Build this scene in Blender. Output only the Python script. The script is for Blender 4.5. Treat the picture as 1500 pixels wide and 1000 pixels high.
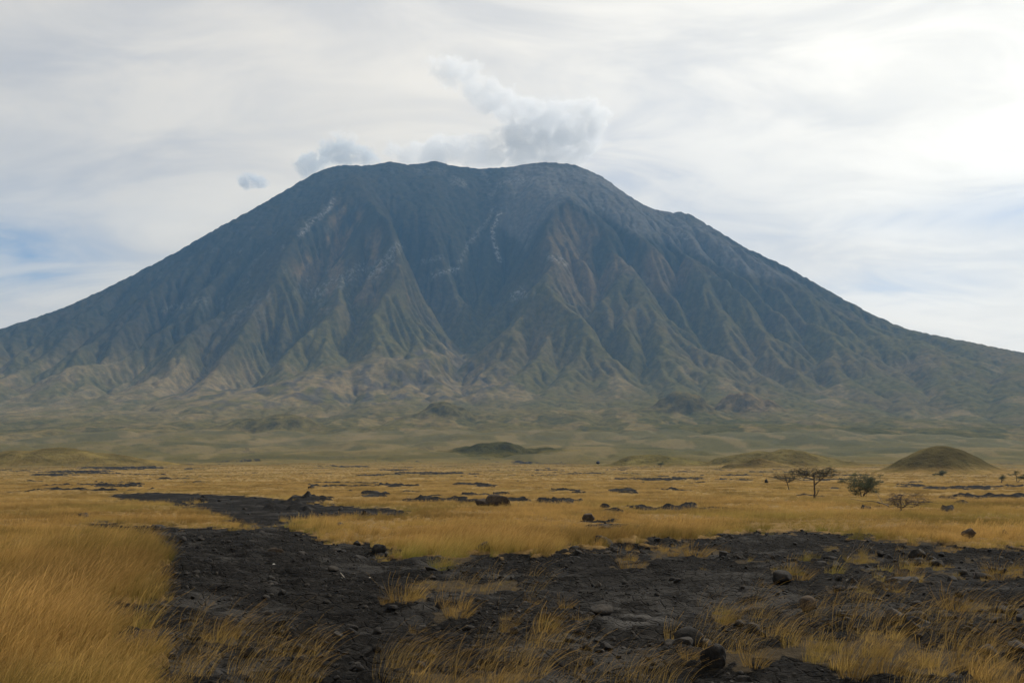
import bpy, bmesh, math, random
import numpy as np
from mathutils import Vector, Matrix

# ------------------------------------------------------------------ camera, sky, sun, exposure
FOC = 1458.0                       # focal length in pixels of a 1500 px wide frame (35 mm lens)
PITCH = math.atan(200.0 / FOC)
CAM_H = 2.6
scene = bpy.context.scene
for ob in list(bpy.data.objects):
    bpy.data.objects.remove(ob, do_unlink=True)
COL = scene.collection
cam_data = bpy.data.cameras.new('camera')
cam_data.lens = 35.0
cam_data.sensor_width = 36.0
cam_data.clip_start = 0.1
cam_data.clip_end = 60000.0
cam = bpy.data.objects.new('camera', cam_data)
COL.objects.link(cam)
cam.location = (0, 0, CAM_H)
cam.rotation_euler = (math.pi / 2 + PITCH, 0, 0)
scene.camera = cam

SUN_AZ = math.radians(48)          # to the right of the view direction (+Y)
SUN_EL = math.radians(46)
sun_dir = Vector((math.sin(SUN_AZ) * math.cos(SUN_EL), math.cos(SUN_AZ) * math.cos(SUN_EL), math.sin(SUN_EL)))
sun_data = bpy.data.lights.new('sun', 'SUN')
sun_data.energy = 3.6
sun_data.angle = math.radians(2)
sun_data.color = (1.0, 0.93, 0.82)
sun = bpy.data.objects.new('sun', sun_data)
COL.objects.link(sun)
sun.rotation_euler = sun_dir.to_track_quat('Z', 'Y').to_euler()

vs = scene.view_settings
scene.display_settings.display_device = 'sRGB'
vs.view_transform = 'Standard'
vs.look = 'None'
vs.exposure = 0.1
vs.gamma = 1.0
vs.use_curve_mapping = False
cy = scene.cycles
cy.use_denoising = True
cy.max_bounces = 6
cy.diffuse_bounces = 3
cy.glossy_bounces = 2
cy.transmission_bounces = 3
cy.transparent_max_bounces = 8
cy.volume_bounces = 4
cy.sample_clamp_indirect = 10


class NT:
    """small helper round a node tree"""
    def __init__(self, tree):
        self.t = tree
        tree.nodes.clear()

    def n(self, kind, **kw):
        nd = self.t.nodes.new(kind)
        for k, v in kw.items():
            setattr(nd, k, v)
        return nd

    def l(self, a, b):
        self.t.links.new(a, b)

    def put(self, sock, v):
        if hasattr(v, 'is_output'):
            self.l(v, sock)
        else:
            sock.default_value = v

    def math(self, op, a, b=0.0, c=None, clamp=False):
        nd = self.n('ShaderNodeMath', operation=op, use_clamp=clamp)
        self.put(nd.inputs[0], a)
        self.put(nd.inputs[1], b)
        if c is not None:
            self.put(nd.inputs[2], c)
        return nd.outputs[0]

    def vmath(self, op, a, b=(0, 0, 0)):
        nd = self.n('ShaderNodeVectorMath', operation=op)
        self.put(nd.inputs[0], a)
        self.put(nd.inputs[1], b)
        return nd.outputs[1] if op in ('DOT_PRODUCT', 'LENGTH', 'DISTANCE') else nd.outputs[0]

    def noise(self, vec, scale, detail=4.0, rough=0.55, dist=0.0, lac=2.0):
        nd = self.n('ShaderNodeTexNoise')
        if vec is not None:
            self.l(vec, nd.inputs['Vector'])
        nd.inputs['Scale'].default_value = scale
        nd.inputs['Detail'].default_value = detail
        nd.inputs['Roughness'].default_value = rough
        nd.inputs['Distortion'].default_value = dist
        nd.inputs['Lacunarity'].default_value = lac
        return nd.outputs['Fac']

    def ramp(self, fac, lo, hi, a=0.0, b=1.0, smooth=True):
        nd = self.n('ShaderNodeMapRange', interpolation_type='SMOOTHSTEP' if smooth else 'LINEAR')
        self.put(nd.inputs['Value'], fac)
        self.put(nd.inputs['From Min'], lo)
        self.put(nd.inputs['From Max'], hi)
        self.put(nd.inputs['To Min'], a)
        self.put(nd.inputs['To Max'], b)
        return nd.outputs['Result']

    def mix(self, fac, a, b, blend='MIX'):
        nd = self.n('ShaderNodeMix', data_type='RGBA', blend_type=blend)
        self.put(nd.inputs[0], fac)
        for s, v in ((nd.inputs[6], a), (nd.inputs[7], b)):
            if not hasattr(v, 'is_output') and len(v) == 3:
                v = (*v, 1.0)
            self.put(s, v)
        return nd.outputs[2]

    def mapping(self, vec, scale=(1, 1, 1), loc=(0, 0, 0), rot=(0, 0, 0)):
        nd = self.n('ShaderNodeMapping')
        self.l(vec, nd.inputs['Vector'])
        nd.inputs['Scale'].default_value = scale
        nd.inputs['Location'].default_value = loc
        nd.inputs['Rotation'].default_value = rot
        return nd.outputs[0]


def px_dir(px, py):
    """unit world direction of a pixel of the 1500 x 1000 photograph"""
    u = (px - 750.0) / FOC
    v = (500.0 - py) / FOC
    d = Vector((u, math.cos(PITCH) - v * math.sin(PITCH), math.sin(PITCH) + v * math.cos(PITCH)))
    return d.normalized()


# thin high overcast with a few blue gaps
SKY_STRENGTH = 0.1
world = bpy.data.worlds.new('World')
scene.world = world
world.use_nodes = True
W = NT(world.node_tree)
sky = W.n('ShaderNodeTexSky', sky_type='NISHITA')
sky.sun_disc = False
sky.sun_elevation = SUN_EL
sky.sun_rotation = SUN_AZ
sky.altitude = 800
sky.air_density = 1.0
sky.dust_density = 2.0
geo = W.n('ShaderNodeTexCoord')
dirv = geo.outputs['Generated']
sep = W.n('ShaderNodeSeparateXYZ')
W.l(dirv, sep.inputs[0])
zz = W.math('MAXIMUM', sep.outputs[2], 0.0)
den = W.math('ADD', zz, 0.22)
comb = W.n('ShaderNodeCombineXYZ')
W.l(W.math('DIVIDE', sep.outputs[0], den), comb.inputs[0])
W.l(W.math('DIVIDE', sep.outputs[1], den), comb.inputs[1])
plane = comb.outputs[0]
# broad streaks of cirrus, running up to the right
c1 = W.noise(W.mapping(plane, (1.0, 1.7, 1), rot=(0, 0, math.radians(-35))), 0.9, 5, 0.50, 0.5)
c2 = W.noise(W.mapping(plane, (1.2, 2.0, 1), (3.1, 1.7, 0), (0, 0, math.radians(15))), 2.4, 6, 0.55, 0.7)
streak = W.math('ADD', W.math('MULTIPLY', c1, 0.62), W.math('MULTIPLY', c2, 0.38))
gap = None
for (gx, gy, rx, ry, amp) in ((20, 385, 140, 38, 0.80), (-160, 330, 240, 60, 0.6), (1400, 315, 150, 20, 0.55), (1310, 425, 120, 32, 0.5),
                              (1560, 300, 160, 40, 0.4), (960, 230, 200, 130, 0.3), (250, 110, 160, 70, 0.2)):
    c = px_dir(gx, gy)
    ax = Vector((c.y, -c.x, 0)).normalized()
    ay = c.cross(ax).normalized()
    a_ = W.math('MULTIPLY', W.vmath('DOT_PRODUCT', dirv, tuple(ax)), FOC / rx)
    b_ = W.math('SUBTRACT', W.vmath('DOT_PRODUCT', dirv, tuple(ay)), 0.0)
    b_ = W.math('MULTIPLY', b_, FOC / ry)
    front = W.math('GREATER_THAN', W.vmath('DOT_PRODUCT', dirv, tuple(c)), 0.3)
    q = W.math('ADD', W.math('MULTIPLY', a_, a_), W.math('MULTIPLY', b_, b_))
    e = W.math('MULTIPLY', W.math('EXPONENT', W.math('MULTIPLY', q, -1.0)), front)
    e = W.math('MULTIPLY', e, amp)
    gap = e if gap is None else W.math('ADD', gap, e)
# cover: 1 = veil of cloud, 0 = blue
cover = W.math('SUBTRACT', W.ramp(streak, 0.28, 0.56, 0.80, 1.0), W.math('MULTIPLY', gap, W.ramp(c2, 0.30, 0.62, 1.0, 0.35)), clamp=True)
sdot = W.math('MAXIMUM', W.vmath('DOT_PRODUCT', dirv, tuple(sun_dir)), 0.0)
glow = W.math('POWER', sdot, 3.0)
bright = W.math('ADD', 7.0, W.math('MULTIPLY', glow, 7.5))
tone = W.mix(W.ramp(streak, 0.33, 0.66), (1.0, 0.945, 0.870), (1.0, 0.915, 0.775))
tone = W.mix(W.ramp(glow, 0.12, 0.75), tone, (1.0, 0.955, 0.85))
cloudc = W.vmath('SCALE', tone)
cloudc.node.inputs[3].default_value = 1.0
W.l(W.math('MULTIPLY', bright, W.math('MULTIPLY', W.ramp(c2, 0.32, 0.68, 0.91, 1.06), W.ramp(c1, 0.32, 0.64, 0.89, 1.06))), cloudc.node.inputs[3])
skyc = W.mix(1.0, sky.outputs[0], (1.0, 1.0, 1.0, 1.0), 'MULTIPLY')
out = W.mix(cover, skyc, cloudc)
bg = W.n('ShaderNodeBackground')
W.l(out, bg.inputs['Color'])
bg.inputs['Strength'].default_value = SKY_STRENGTH
wo = W.n('ShaderNodeOutputWorld')
W.l(bg.outputs[0], wo.inputs['Surface'])

# ------------------------------------------------------------------ numbers: noise, projection, terrain
rng = np.random.default_rng(7)
random.seed(7)
PERM = np.random.default_rng(3).permutation(256)
PERM = np.concatenate([PERM, PERM, PERM[:2]])
GA = np.random.default_rng(5).uniform(0, 2 * np.pi, 256)
GX, GY = np.cos(GA), np.sin(GA)


def sstep(a, b, x):
    t = np.clip((x - a) / (b - a), 0, 1)
    return t * t * (3 - 2 * t)


def perlin(x, y, seed=0):
    x = np.asarray(x, float) + seed * 17.31
    y = np.asarray(y, float) - seed * 9.77
    xi = np.floor(x)
    yi = np.floor(y)
    xf = x - xi
    yf = y - yi
    xi = xi.astype(np.int64) & 255
    yi = yi.astype(np.int64) & 255
    u = xf * xf * xf * (xf * (xf * 6 - 15) + 10)
    v = yf * yf * yf * (yf * (yf * 6 - 15) + 10)

    def g(ix, iy, dx, dy):
        h = PERM[PERM[ix & 255] + (iy & 255)]
        return GX[h] * dx + GY[h] * dy
    a = g(xi, yi, xf, yf)
    b = g(xi + 1, yi, xf - 1, yf)
    c = g(xi, yi + 1, xf, yf - 1)
    d = g(xi + 1, yi + 1, xf - 1, yf - 1)
    return (a + u * (b - a) + v * ((c + u * (d - c)) - (a + u * (b - a)))) * 1.5


def fbm(x, y, octv=5, seed=0, gain=0.5, lac=2.03):
    s = 0
    amp = 1.0
    for o in range(octv):
        s = s + amp * perlin(x, y, seed + o * 3)
        x = x * lac
        y = y * lac
        amp *= gain
    return s


def ridged(x, y, octv=4, seed=0, gain=0.5):
    s = 0
    amp = 1.0
    for o in range(octv):
        s = s + amp * (1 - np.abs(perlin(x, y, seed + o * 5)) * 1.6)
        x = x * 2.07
        y = y * 2.07
        amp *= gain
    return s


CP, SP = math.cos(PITCH), math.sin(PITCH)


def project(x, y, z):
    d = y * CP + (z - CAM_H) * SP
    d = np.where(np.abs(d) < 1e-6, 1e-6, d)
    return 750 + FOC * x / d, 500 - FOC * (-y * SP + (z - CAM_H) * CP) / d


SIL = np.array([(-400, 560), (-150, 520), (0, 482), (50, 466), (100, 448), (150, 425), (200, 400), (250, 374), (300, 345), (350, 318), (400, 290),
                (440, 266), (470, 250), (500, 242), (540, 243), (560, 239), (575, 237), (592, 242), (618, 240), (635, 235), (652, 241), (700, 248),
                (740, 246), (770, 241), (800, 238), (830, 240), (850, 245), (880, 258), (900, 272), (920, 286), (940, 299), (960, 308),
                (985, 311), (1008, 313), (1030, 326), (1050, 338), (1075, 353), (1098, 366), (1125, 378), (1150, 390), (1180, 407), (1200, 418), (1225, 432),
                (1250, 445), (1275, 459), (1300, 470), (1325, 481), (1360, 489), (1400, 497), (1450, 507), (1500, 517), (1700, 555), (1950, 590)], float)


def sil_y(px):
    return np.interp(px, SIL[:, 0], SIL[:, 1])


TOP_A = (-1010.0, 6500.0)
TOP_B = (390.0, 6500.0)
TOP_Z = 2085.0


def side_profile(end, sgn):
    """height against distance from the end of the summit ridge, down the flank that makes the outline"""
    rr = np.arange(0, 4600, 50.0)
    zs = []
    for r in rr:
        X = end[0] + sgn * 0.966 * r
        Y = end[1] - 0.259 * r
        z = 1000.0
        for _ in range(30):
            p, q = project(X, Y, z)
            z += (q - sil_y(p)) * (Y / FOC) * 0.9
        zs.append(float(z))
    return rr, np.array(zs)


RL, ZL = side_profile(TOP_A, -1)
RR_, ZR = side_profile(TOP_B, 1)
F_R = np.array([0, 300, 500, 1000, 1500, 2000, 2300, 2500, 2750, 3000, 3500, 4000, 4500, 5000, 5300, 5600, 5900, 6100, 6200, 6300, 6500, 20000.0])
F_Z = np.array([2085, 1905, 1770, 1400, 1010, 650, 470, 380, 305, 250, 180, 120, 74, 42, 25, 13.7, 6.4, 2.9, 1.3, 0.3, 0, 0])


def smooth1(xs, xp, fp, w):
    return (np.interp(xs - w, xp, fp) + np.interp(xs - w / 2, xp, fp) + 2 * np.interp(xs, xp, fp) + np.interp(xs + w / 2, xp, fp) + np.interp(xs + w, xp, fp)) / 6


def base_height(x, y):
    cx = np.clip(x, TOP_A[0], TOP_B[0])
    dx = x - cx
    dy = y - TOP_A[1]
    r = np.hypot(dx, dy)
    nx = dx / np.maximum(r, 1)
    zf = smooth1(r, F_R, F_Z, np.minimum(120.0, 0.03 * np.maximum(r, 1)))
    zl = np.interp(r, RL, ZL)
    zr = np.interp(r, RR_, ZR)
    far = np.maximum(r - 4550, 0)
    zl = zl - 0.12 * far
    zr = zr - 0.12 * far
    w = sstep(0.30, 0.93, np.abs(nx))
    w = np.where(dy > 0, 1.0, w)
    zs = np.where(nx < 0, zl, zr)
    low = sstep(4600, 3300, r)          # far out on the plain only the front profile counts
    w = w * low
    return zf * (1 - w) + np.maximum(zs, zf * 0.3) * w


def on_base(px, py):
    d = px_dir(px, py)
    t = np.arange(300, 9000, 4.0)
    xs, ys, zs = d.x * t, d.y * t, CAM_H + d.z * t
    h = base_height(xs, ys)
    k = np.argmax(zs < h)
    return xs[k], ys[k]


def seg_dist(x, y, pts):
    """distance to a polyline and the position 0..1 along it"""
    best = np.full(x.shape, 1e9)
    pos = np.zeros(x.shape)
    L = [0.0]
    for a, b in zip(pts[:-1], pts[1:]):
        L.append(L[-1] + math.hypot(b[0] - a[0], b[1] - a[1]))
    for i, (a, b) in enumerate(zip(pts[:-1], pts[1:])):
        ex, ey = b[0] - a[0], b[1] - a[1]
        ll = ex * ex + ey * ey + 1e-9
        t = np.clip(((x - a[0]) * ex + (y - a[1]) * ey) / ll, 0, 1)
        d = np.hypot(x - a[0] - t * ex, y - a[1] - t * ey)
        m = d < best
        best = np.where(m, d, best)
        pos = np.where(m, (L[i] + t * (L[i + 1] - L[i])) / L[-1], pos)
    return best, pos


# ridges (+) and valleys (-) of the volcano: track, height at start / middle / end, half width
TRACES = [
    ([(500, 252), (491, 294), (465, 318), (438, 343), (423, 378), (400, 430), (360, 470)], 30, 110, 30, 260),
    ([(520, 262), (535, 300), (552, 334), (546, 350), (506, 376), (476, 416), (450, 445)], 20, 130, 20, 190),
    ([(552, 334), (579, 359), (605, 397), (636, 440), (664, 462)], 120, 170, 20, 200),
    ([(572, 360), (544, 404), (525, 424), (505, 436)], 40, 70, 10, 120),
    ([(592, 404), (567, 446), (540, 475), (520, 492)], 50, 90, 20, 150),
    ([(491, 446), (465, 466), (438, 482), (395, 517)], 60, 80, 10, 150),
    ([(491, 446), (500, 480), (515, 505)], 60, 40, 0, 110),
    ([(525, 506), (560, 497), (598, 490), (615, 503)], 20, 50, 10, 110),
    ([(395, 445), (352, 500), (320, 535), (300, 560)], 10, 70, 20, 150),
    ([(300, 470), (255, 510), (200, 545)], 10, 60, 15, 160),
    ([(160, 500), (100, 540), (40, 570)], 10, 45, 10, 170),
    ([(829, 296), (882, 332), (928, 351), (989, 370), (1061, 400), (1130, 430)], 30, 70, 20, 170),
    ([(829, 296), (800, 340), (787, 362), (800, 410), (818, 450), (850, 480)], 60, 110, 30, 190),
    ([(757, 423), (735, 460), (728, 500), (740, 530)], 60, 80, 20, 170),
    ([(757, 423), (800, 450), (850, 475), (870, 500)], 50, 60, 20, 120),
    ([(690, 262), (700, 330), (690, 400), (672, 465), (655, 500)], -110, -300, -90, 460),
    ([(545, 300), (600, 330), (640, 380), (665, 430)], -20, -90, -60, 240),
    ([(455, 330), (470, 400), (458, 450), (440, 475)], -20, -70, -30, 160),
    ([(430, 420), (395, 470), (361, 520), (352, 560)], -30, -110, -60, 130),
    ([(520, 420), (508, 450), (512, 490), (500, 515)], -30, -70, -40, 100),
    ([(300, 520), (247, 563)], -20, -45, -20, 90),
    ([(210, 520), (145, 563)], -20, -45, -20, 90),
    ([(780, 250), (735, 330), (715, 400)], -20, -60, -20, 130),
]

# ---- eroded grid of the volcano and its foothills
CELL = 10.0
GX0, GX1, GY0, GY1 = -5200.0, 5200.0, 700.0, 7700.0
gxs = np.arange(GX0, GX1 + 1, CELL)
gys = np.arange(GY0, GY1 + 1, CELL)
XG, YG = np.meshgrid(gxs, gys)


def build_volcano_grid():
    Z = base_height(XG, YG)
    for pts, a0, a1, a2, wd in TRACES:
        tr = [on_base(*p) for p in pts]
        d, s = seg_dist(XG + 60 * perlin(XG / 300, YG / 300, 41), YG + 60 * perlin(XG / 300, YG / 300, 42), tr)
        amp = np.interp(s, [0, 0.5, 1], [a0, a1, a2])
        t = np.clip(1 - d / wd, 0, 1)
        if a1 > 0:
            Z = Z + amp * t ** 1.25
        else:
            Z = Z + amp * t * t * (3 - 2 * t)
    rim = np.hypot(XG - np.clip(XG, TOP_A[0], TOP_B[0]), YG - 6500)
    # rolling foothills: hummocks and shallow basins where the cone flattens out
    foot = sstep(2100, 2900, rim) * sstep(6300, 4600, rim)
    Z = Z + foot * (11 * fbm(XG / 800, YG / 560, 4, 11) + 3 * np.abs(fbm(XG / 240, YG / 200, 3, 15)))
    cone = sstep(2900, 2300, rim) * sstep(0, 260, rim)
    Z = Z + cone * 30 * fbm(XG / 330, YG / 330, 5, 21)
    Z = Z + (3.0 * foot + 6.0 * cone) * rng.standard_normal(Z.shape)
    def resample(G, c0, c1, shp):
        v = np.arange(shp[0]) * c1 / c0
        u = np.arange(shp[1]) * c1 / c0
        v = np.clip(v, 0, G.shape[0] - 1.001)[:, None]
        u = np.clip(u, 0, G.shape[1] - 1.001)[None, :]
        j = v.astype(int)
        i = u.astype(int)
        fv = v - j
        fu = u - i
        fv = fv * fv * (3 - 2 * fv) * 0.4 + fv * 0.6
        fu = fu * fu * (3 - 2 * fu) * 0.4 + fu * 0.6
        return (G[j, i] * (1 - fu) + G[j, i + 1] * fu) * (1 - fv) + (G[j + 1, i] * (1 - fu) + G[j + 1, i + 1] * fu) * fv

    # how easily each part of the cone is cut: smooth upper left flank and ash slopes under the summit, fluted right side
    soft = sstep(6300, 4700, rim) * (0.30 + 0.70 * sstep(250, 1500, rim))
    left_up = sstep(-700, -1500, XG) * sstep(1900, 900, rim)
    soft = soft * (1 - 0.80 * left_up)
    ash = sstep(260, 0, np.abs(XG - 330 - 0.5 * (6500 - YG))) * sstep(1400, 500, rim)
    soft = soft * (1 - 0.6 * ash)
    soft = soft * (1 - 0.55 * sstep(2100, 2900, rim))
    fd, fs = seg_dist(XG, YG, [on_base(*p) for p in ((650, 500), (600, 530), (480, 560), (330, 590))])
    fan = sstep(1, 0, fd / (90 + 330 * fs))
    Z = Z + 48 * fan * (1 - 0.6 * fs)
    soft = soft * (1 - 0.75 * sstep(0.1, 0.6, fan))
    rd, _ = seg_dist(XG, YG, [on_base(*p) for p in ((829, 296), (1000, 375), (1130, 430))])
    upper_right = sstep(0, 500, XG - 330 - 1.0 * (6500 - YG)) * sstep(1500, 600, rim)
    soft = soft * (1 - 0.75 * upper_right)
    inner = sstep(800, 350, np.hypot((XG + 330) / 1.2, (YG - 6150)))
    soft = soft * (1 - 0.7 * inner)

    def carve(Z, cell, steps, K, diff, jit, soft, amax):
        """running water: stream power with a randomised steepest neighbour, drainage area warm started"""
        ny, nx = Z.shape
        A = np.ones(Z.size)
        idx = np.arange(Z.size).reshape(ny, nx)
        offs = [(-1, -1), (-1, 0), (-1, 1), (0, -1), (0, 1), (1, -1), (1, 0), (1, 1)]
        for it in range(steps):
            P = np.pad(Z, 1, mode='edge')
            best = np.zeros(Z.shape)
            drop = np.zeros(Z.shape)
            rec = idx.copy()
            for dy, dx in offs:
                dist = cell * math.hypot(dx, dy)
                s = (Z - P[1 + dy:1 + dy + ny, 1 + dx:1 + dx + nx]) / dist
                sr = s * (1 - jit + 2 * jit * rng.random(Z.shape))
                ii = np.clip(idx + dy * nx + dx, 0, Z.size - 1)
                m = (sr > best) & (s > 0)
                best = np.where(m, sr, best)
                drop = np.where(m, s * dist, drop)
                rec = np.where(m, ii, rec)
            recf = rec.ravel()
            moving = recf != idx.ravel()
            for _ in range(14):
                A = 1.0 + np.bincount(recf[moving], weights=A[moving], minlength=Z.size)
            E = K * np.sqrt(np.minimum(A.reshape(ny, nx), amax)) * best * soft
            Z = Z - np.minimum(E, 0.45 * drop)
            for _ in range(diff[0]):
                P = np.pad(Z, 1, mode='edge')
                lap = (P[:-2, 1:-1] + P[2:, 1:-1] + P[1:-1, :-2] + P[1:-1, 2:]) / 4 - Z
                Z = Z + lap * diff[1]
        return Z, A.reshape(ny, nx)

    k = 3
    Zc = Z[::k, ::k]
    Z1, A1 = carve(Zc, CELL * k, 32, 0.88, (1, 0.15), 0.4, soft[::k, ::k], 700)
    Z = Z + resample(Z1 - Zc, CELL * k, CELL, Z.shape)
    Z = Z + (0.6 * foot + 2.6 * cone * np.clip(soft * 1.25 - 0.12, 0.03, 1)) * rng.standard_normal(Z.shape)
    Z, A2 = carve(Z, CELL, 24, 0.50, (1, 0.12), 0.42, soft, 900)
    # small hummocks and dry channels of the foothills
    wx_ = XG + 70 * fbm(XG / 260, YG / 260, 3, 25)
    wy_ = YG + 70 * fbm(XG / 260, YG / 260, 3, 27)
    chan = sstep(0.84, 1.0, 1 - np.abs(perlin(wx_ / 430, wy_ / 560, 29))) + 0.7 * sstep(0.84, 1.0, 1 - np.abs(perlin(wx_ / 200, wy_ / 280, 31)))
    foot2 = sstep(2300, 2900, rim) * sstep(5950, 5250, rim)
    Z = Z + foot2 * (5.0 * fbm(XG / 360, YG / 260, 4, 17) + 1.5 * np.abs(fbm(XG / 90, YG / 80, 3, 19)) - 7 * chan)
    return Z, A2


ZG, AG = build_volcano_grid()


def bil(G, x, y):
    u = np.clip((x - GX0) / CELL, 0, G.shape[1] - 1.001)
    v = np.clip((y - GY0) / CELL, 0, G.shape[0] - 1.001)
    i = u.astype(int)
    j = v.astype(int)
    fu = u - i
    fv = v - j
    return (G[j, i] * (1 - fu) + G[j, i + 1] * fu) * (1 - fv) + (G[j + 1, i] * (1 - fu) + G[j + 1, i + 1] * fu) * fv


# the outline of the eroded cone is scaled, azimuth by azimuth, to the height the mountain has
AZ_S = np.radians(np.linspace(-42, 42, 421))
SCALE_AZ = np.ones_like(AZ_S)


def volcano_z(x, y):
    az = np.arctan2(x, np.maximum(y, 1e-3))
    k = np.interp(az, AZ_S, SCALE_AZ)
    z = bil(ZG, x, y)
    return z * (1 + (k - 1) * sstep(150, 700, z))


for _it in range(4):
    rs_ = np.arange(3000, 7600, 10.0)[None, :]
    xs_, ys_ = np.sin(AZ_S)[:, None] * rs_, np.cos(AZ_S)[:, None] * rs_
    zs_ = volcano_z(xs_, ys_)
    el_ = (zs_ - CAM_H) / rs_
    kk = np.argmax(el_, axis=1)
    ar = np.arange(len(AZ_S))
    px_, py_ = project(xs_[ar, kk], ys_[ar, kk], zs_[ar, kk])
    want = sil_y(px_)
    dz = (py_ - want) * rs_[0, kk] / FOC * 1.05
    corr = 1 + dz / zs_[ar, kk]
    ker = np.ones(7 if _it < 3 else 3)
    ker /= ker.sum()
    corr = np.convolve(np.pad(corr, len(ker) // 2, mode='edge'), ker, 'valid')
    SCALE_AZ = SCALE_AZ * corr


# ------------------------------------------------------------------ the plain: where lava, where grass
def poly_sd(px, py, poly):
    """signed distance (positive inside) to a polygon, in photograph pixels"""
    inside = np.zeros(px.shape, bool)
    best = np.full(px.shape, 1e9)
    n = len(poly)
    for i in range(n):
        x0, y0 = poly[i]
        x1, y1 = poly[(i + 1) % n]
        c = ((y0 > py) != (y1 > py)) & (px < (x1 - x0) * (py - y0) / ((y1 - y0) if y1 != y0 else 1e-9) + x0)
        inside ^= c
        ex, ey = x1 - x0, y1 - y0
        t = np.clip(((px - x0) * ex + (py - y0) * ey) / (ex * ex + ey * ey + 1e-9), 0, 1)
        # vertical pixels weigh more: the ground is seen at a grazing angle
        d = np.hypot((px - x0 - t * ex) * 0.5, (py - y0 - t * ey) * 1.4)
        best = np.minimum(best, d)
    return np.where(inside, best, -best)


LAVA = [(128, 761), (215, 768), (300, 771), (345, 771), (333, 763), (300, 750), (255, 739), (200, 733), (155, 729), (165, 723), (220, 721), (300, 723),
        (380, 727), (440, 734), (500, 740), (560, 743), (612, 747), (590, 755), (520, 756), (470, 757), (440, 761), (432, 773), (470, 784), (540, 797),
        (590, 808), (640, 814), (690, 811), (740, 806), (770, 812), (805, 806), (850, 796), (900, 791), (960, 787), (1040, 783), (1090, 776), (1200, 777),
        (1300, 786), (1400, 794), (1600, 802), (1900, 1300), (330, 1300), (225, 985), (172, 935), (150, 907), (172, 888), (212, 868), (212, 848), (238, 833),
        (222, 812), (205, 792), (190, 779), (130, 771)]
# grass inside the lava field: centre, radii, cover
PATCH = [(690, 853, 70, 9, 1), (740, 856, 30, 7, .8), (588, 868, 34, 9, 1), (672, 883, 38, 8, .8), (645, 818, 28, 9, .7), (620, 812, 30, 6, .5), (605, 900, 30, 4, .5),
         (740, 905, 26, 5, .5), (822, 882, 26, 5, .7), (808, 903, 15, 5, .6), (925, 816, 24, 7, .9), (885, 806, 20, 4, .7), (1012, 803, 46, 7, .8), (960, 800, 40, 5, .6),
         (1040, 822, 18, 4, .5), (1172, 832, 18, 9, 1), (1185, 815, 16, 6, .7), (1115, 815, 24, 5, .6), (1110, 850, 16, 4, .6), (1320, 830, 15, 10, .9), (1265, 810, 26, 6, .7),
         (1225, 794, 26, 4, .7), (1210, 818, 26, 3, .6), (1280, 838, 24, 5, .6), (1305, 850, 16, 5, .7), (1222, 858, 10, 4, .6), (1375, 828, 34, 3, .7), (1440, 813, 16, 4, .6),
         (1470, 833, 34, 8, .8), (1402, 872, 34, 9, 1), (1270, 945, 70, 26, 1.2), (1160, 935, 80, 14, 1), (1085, 945, 30, 16, .9), (1035, 935, 30, 14, .7),
         (1400, 945, 60, 15, .9), (1340, 955, 40, 14, .9), (1480, 985, 40, 40, 1), (690, 1000, 70, 34, 1), (330, 918, 28, 9, 1), (560, 812, 26, 5, .5), (390, 770, 22, 4, .6),
         (200, 1010, 130, 26, 1.0), (390, 1015, 110, 18, .8), (860, 1015, 40, 14, .5), (1065, 893, 20, 8, .7), (1310, 790, 60, 5, .5), (1420, 800, 70, 4, .6), (285, 738, 12, 2, .5)]
# black streaks and patches out on the plain
STREAK = [(170, 711, 36, 3.6), (78, 696, 30, 1.6), (120, 691, 50, 2.6), (180, 685, 60, 3.6), (235, 680, 60, 2.2), (345, 675, 45, 2.6), (372, 673, 16, 2.6), (30, 689, 40, 1.2),
          (368, 657, 30, 1.8), (410, 655, 20, 1.2), (440, 671, 26, 1.8), (255, 662, 26, 1.2), (235, 645, 22, 1.8), (177, 640, 14, 2.2), (220, 637, 14, 1.6),
          (268, 627, 22, 2.2), (150, 600, 34, 2.2), (90, 607, 70, 2), (20, 613, 50, 2.4), (537, 659, 44, 5), (495, 668, 30, 1.2), (600, 637, 16, 1.6), (633, 658, 26, 2), (622, 660, 8, 2), (555, 672, 22, 1.4), (630, 693, 46, 1.8), (560, 696, 30, 1.2), (500, 683, 40, 1.4), (475, 712, 24, 1.2), (787, 677, 40, 2),
          (725, 674, 20, 1.2), (700, 710, 30, 3.2), (585, 689, 20, 1.4), (633, 732, 50, 5), (540, 727, 22, 4), (580, 712, 34, 1.4), (690, 737, 26, 3.4), (917, 745, 34, 3), (800, 737, 70, 2),
          (968, 702, 62, 1.8), (1075, 703, 30, 1.0), (920, 720, 20, 1.2), (990, 719, 26, 1.2), (1334, 712, 20, 2.2), (1404, 716, 46, 2.4), (1470, 714, 26, 1.4), (980, 748, 85, 3.6),
          (880, 762, 26, 5), (905, 772, 40, 4), (1388, 748, 9, 2.6), (1490, 744, 12, 3), (1270, 748, 8, 1.6), (850, 693, 40, 0.9), (1100, 681, 40, 2.5), (1170, 637, 14, 3), (900, 680, 24, 1.0),
          (420, 742, 40, 4), (455, 733, 30, 3), (830, 720, 26, 1), (700, 725, 50, 1), (1250, 703, 40, 0.8)]


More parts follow.
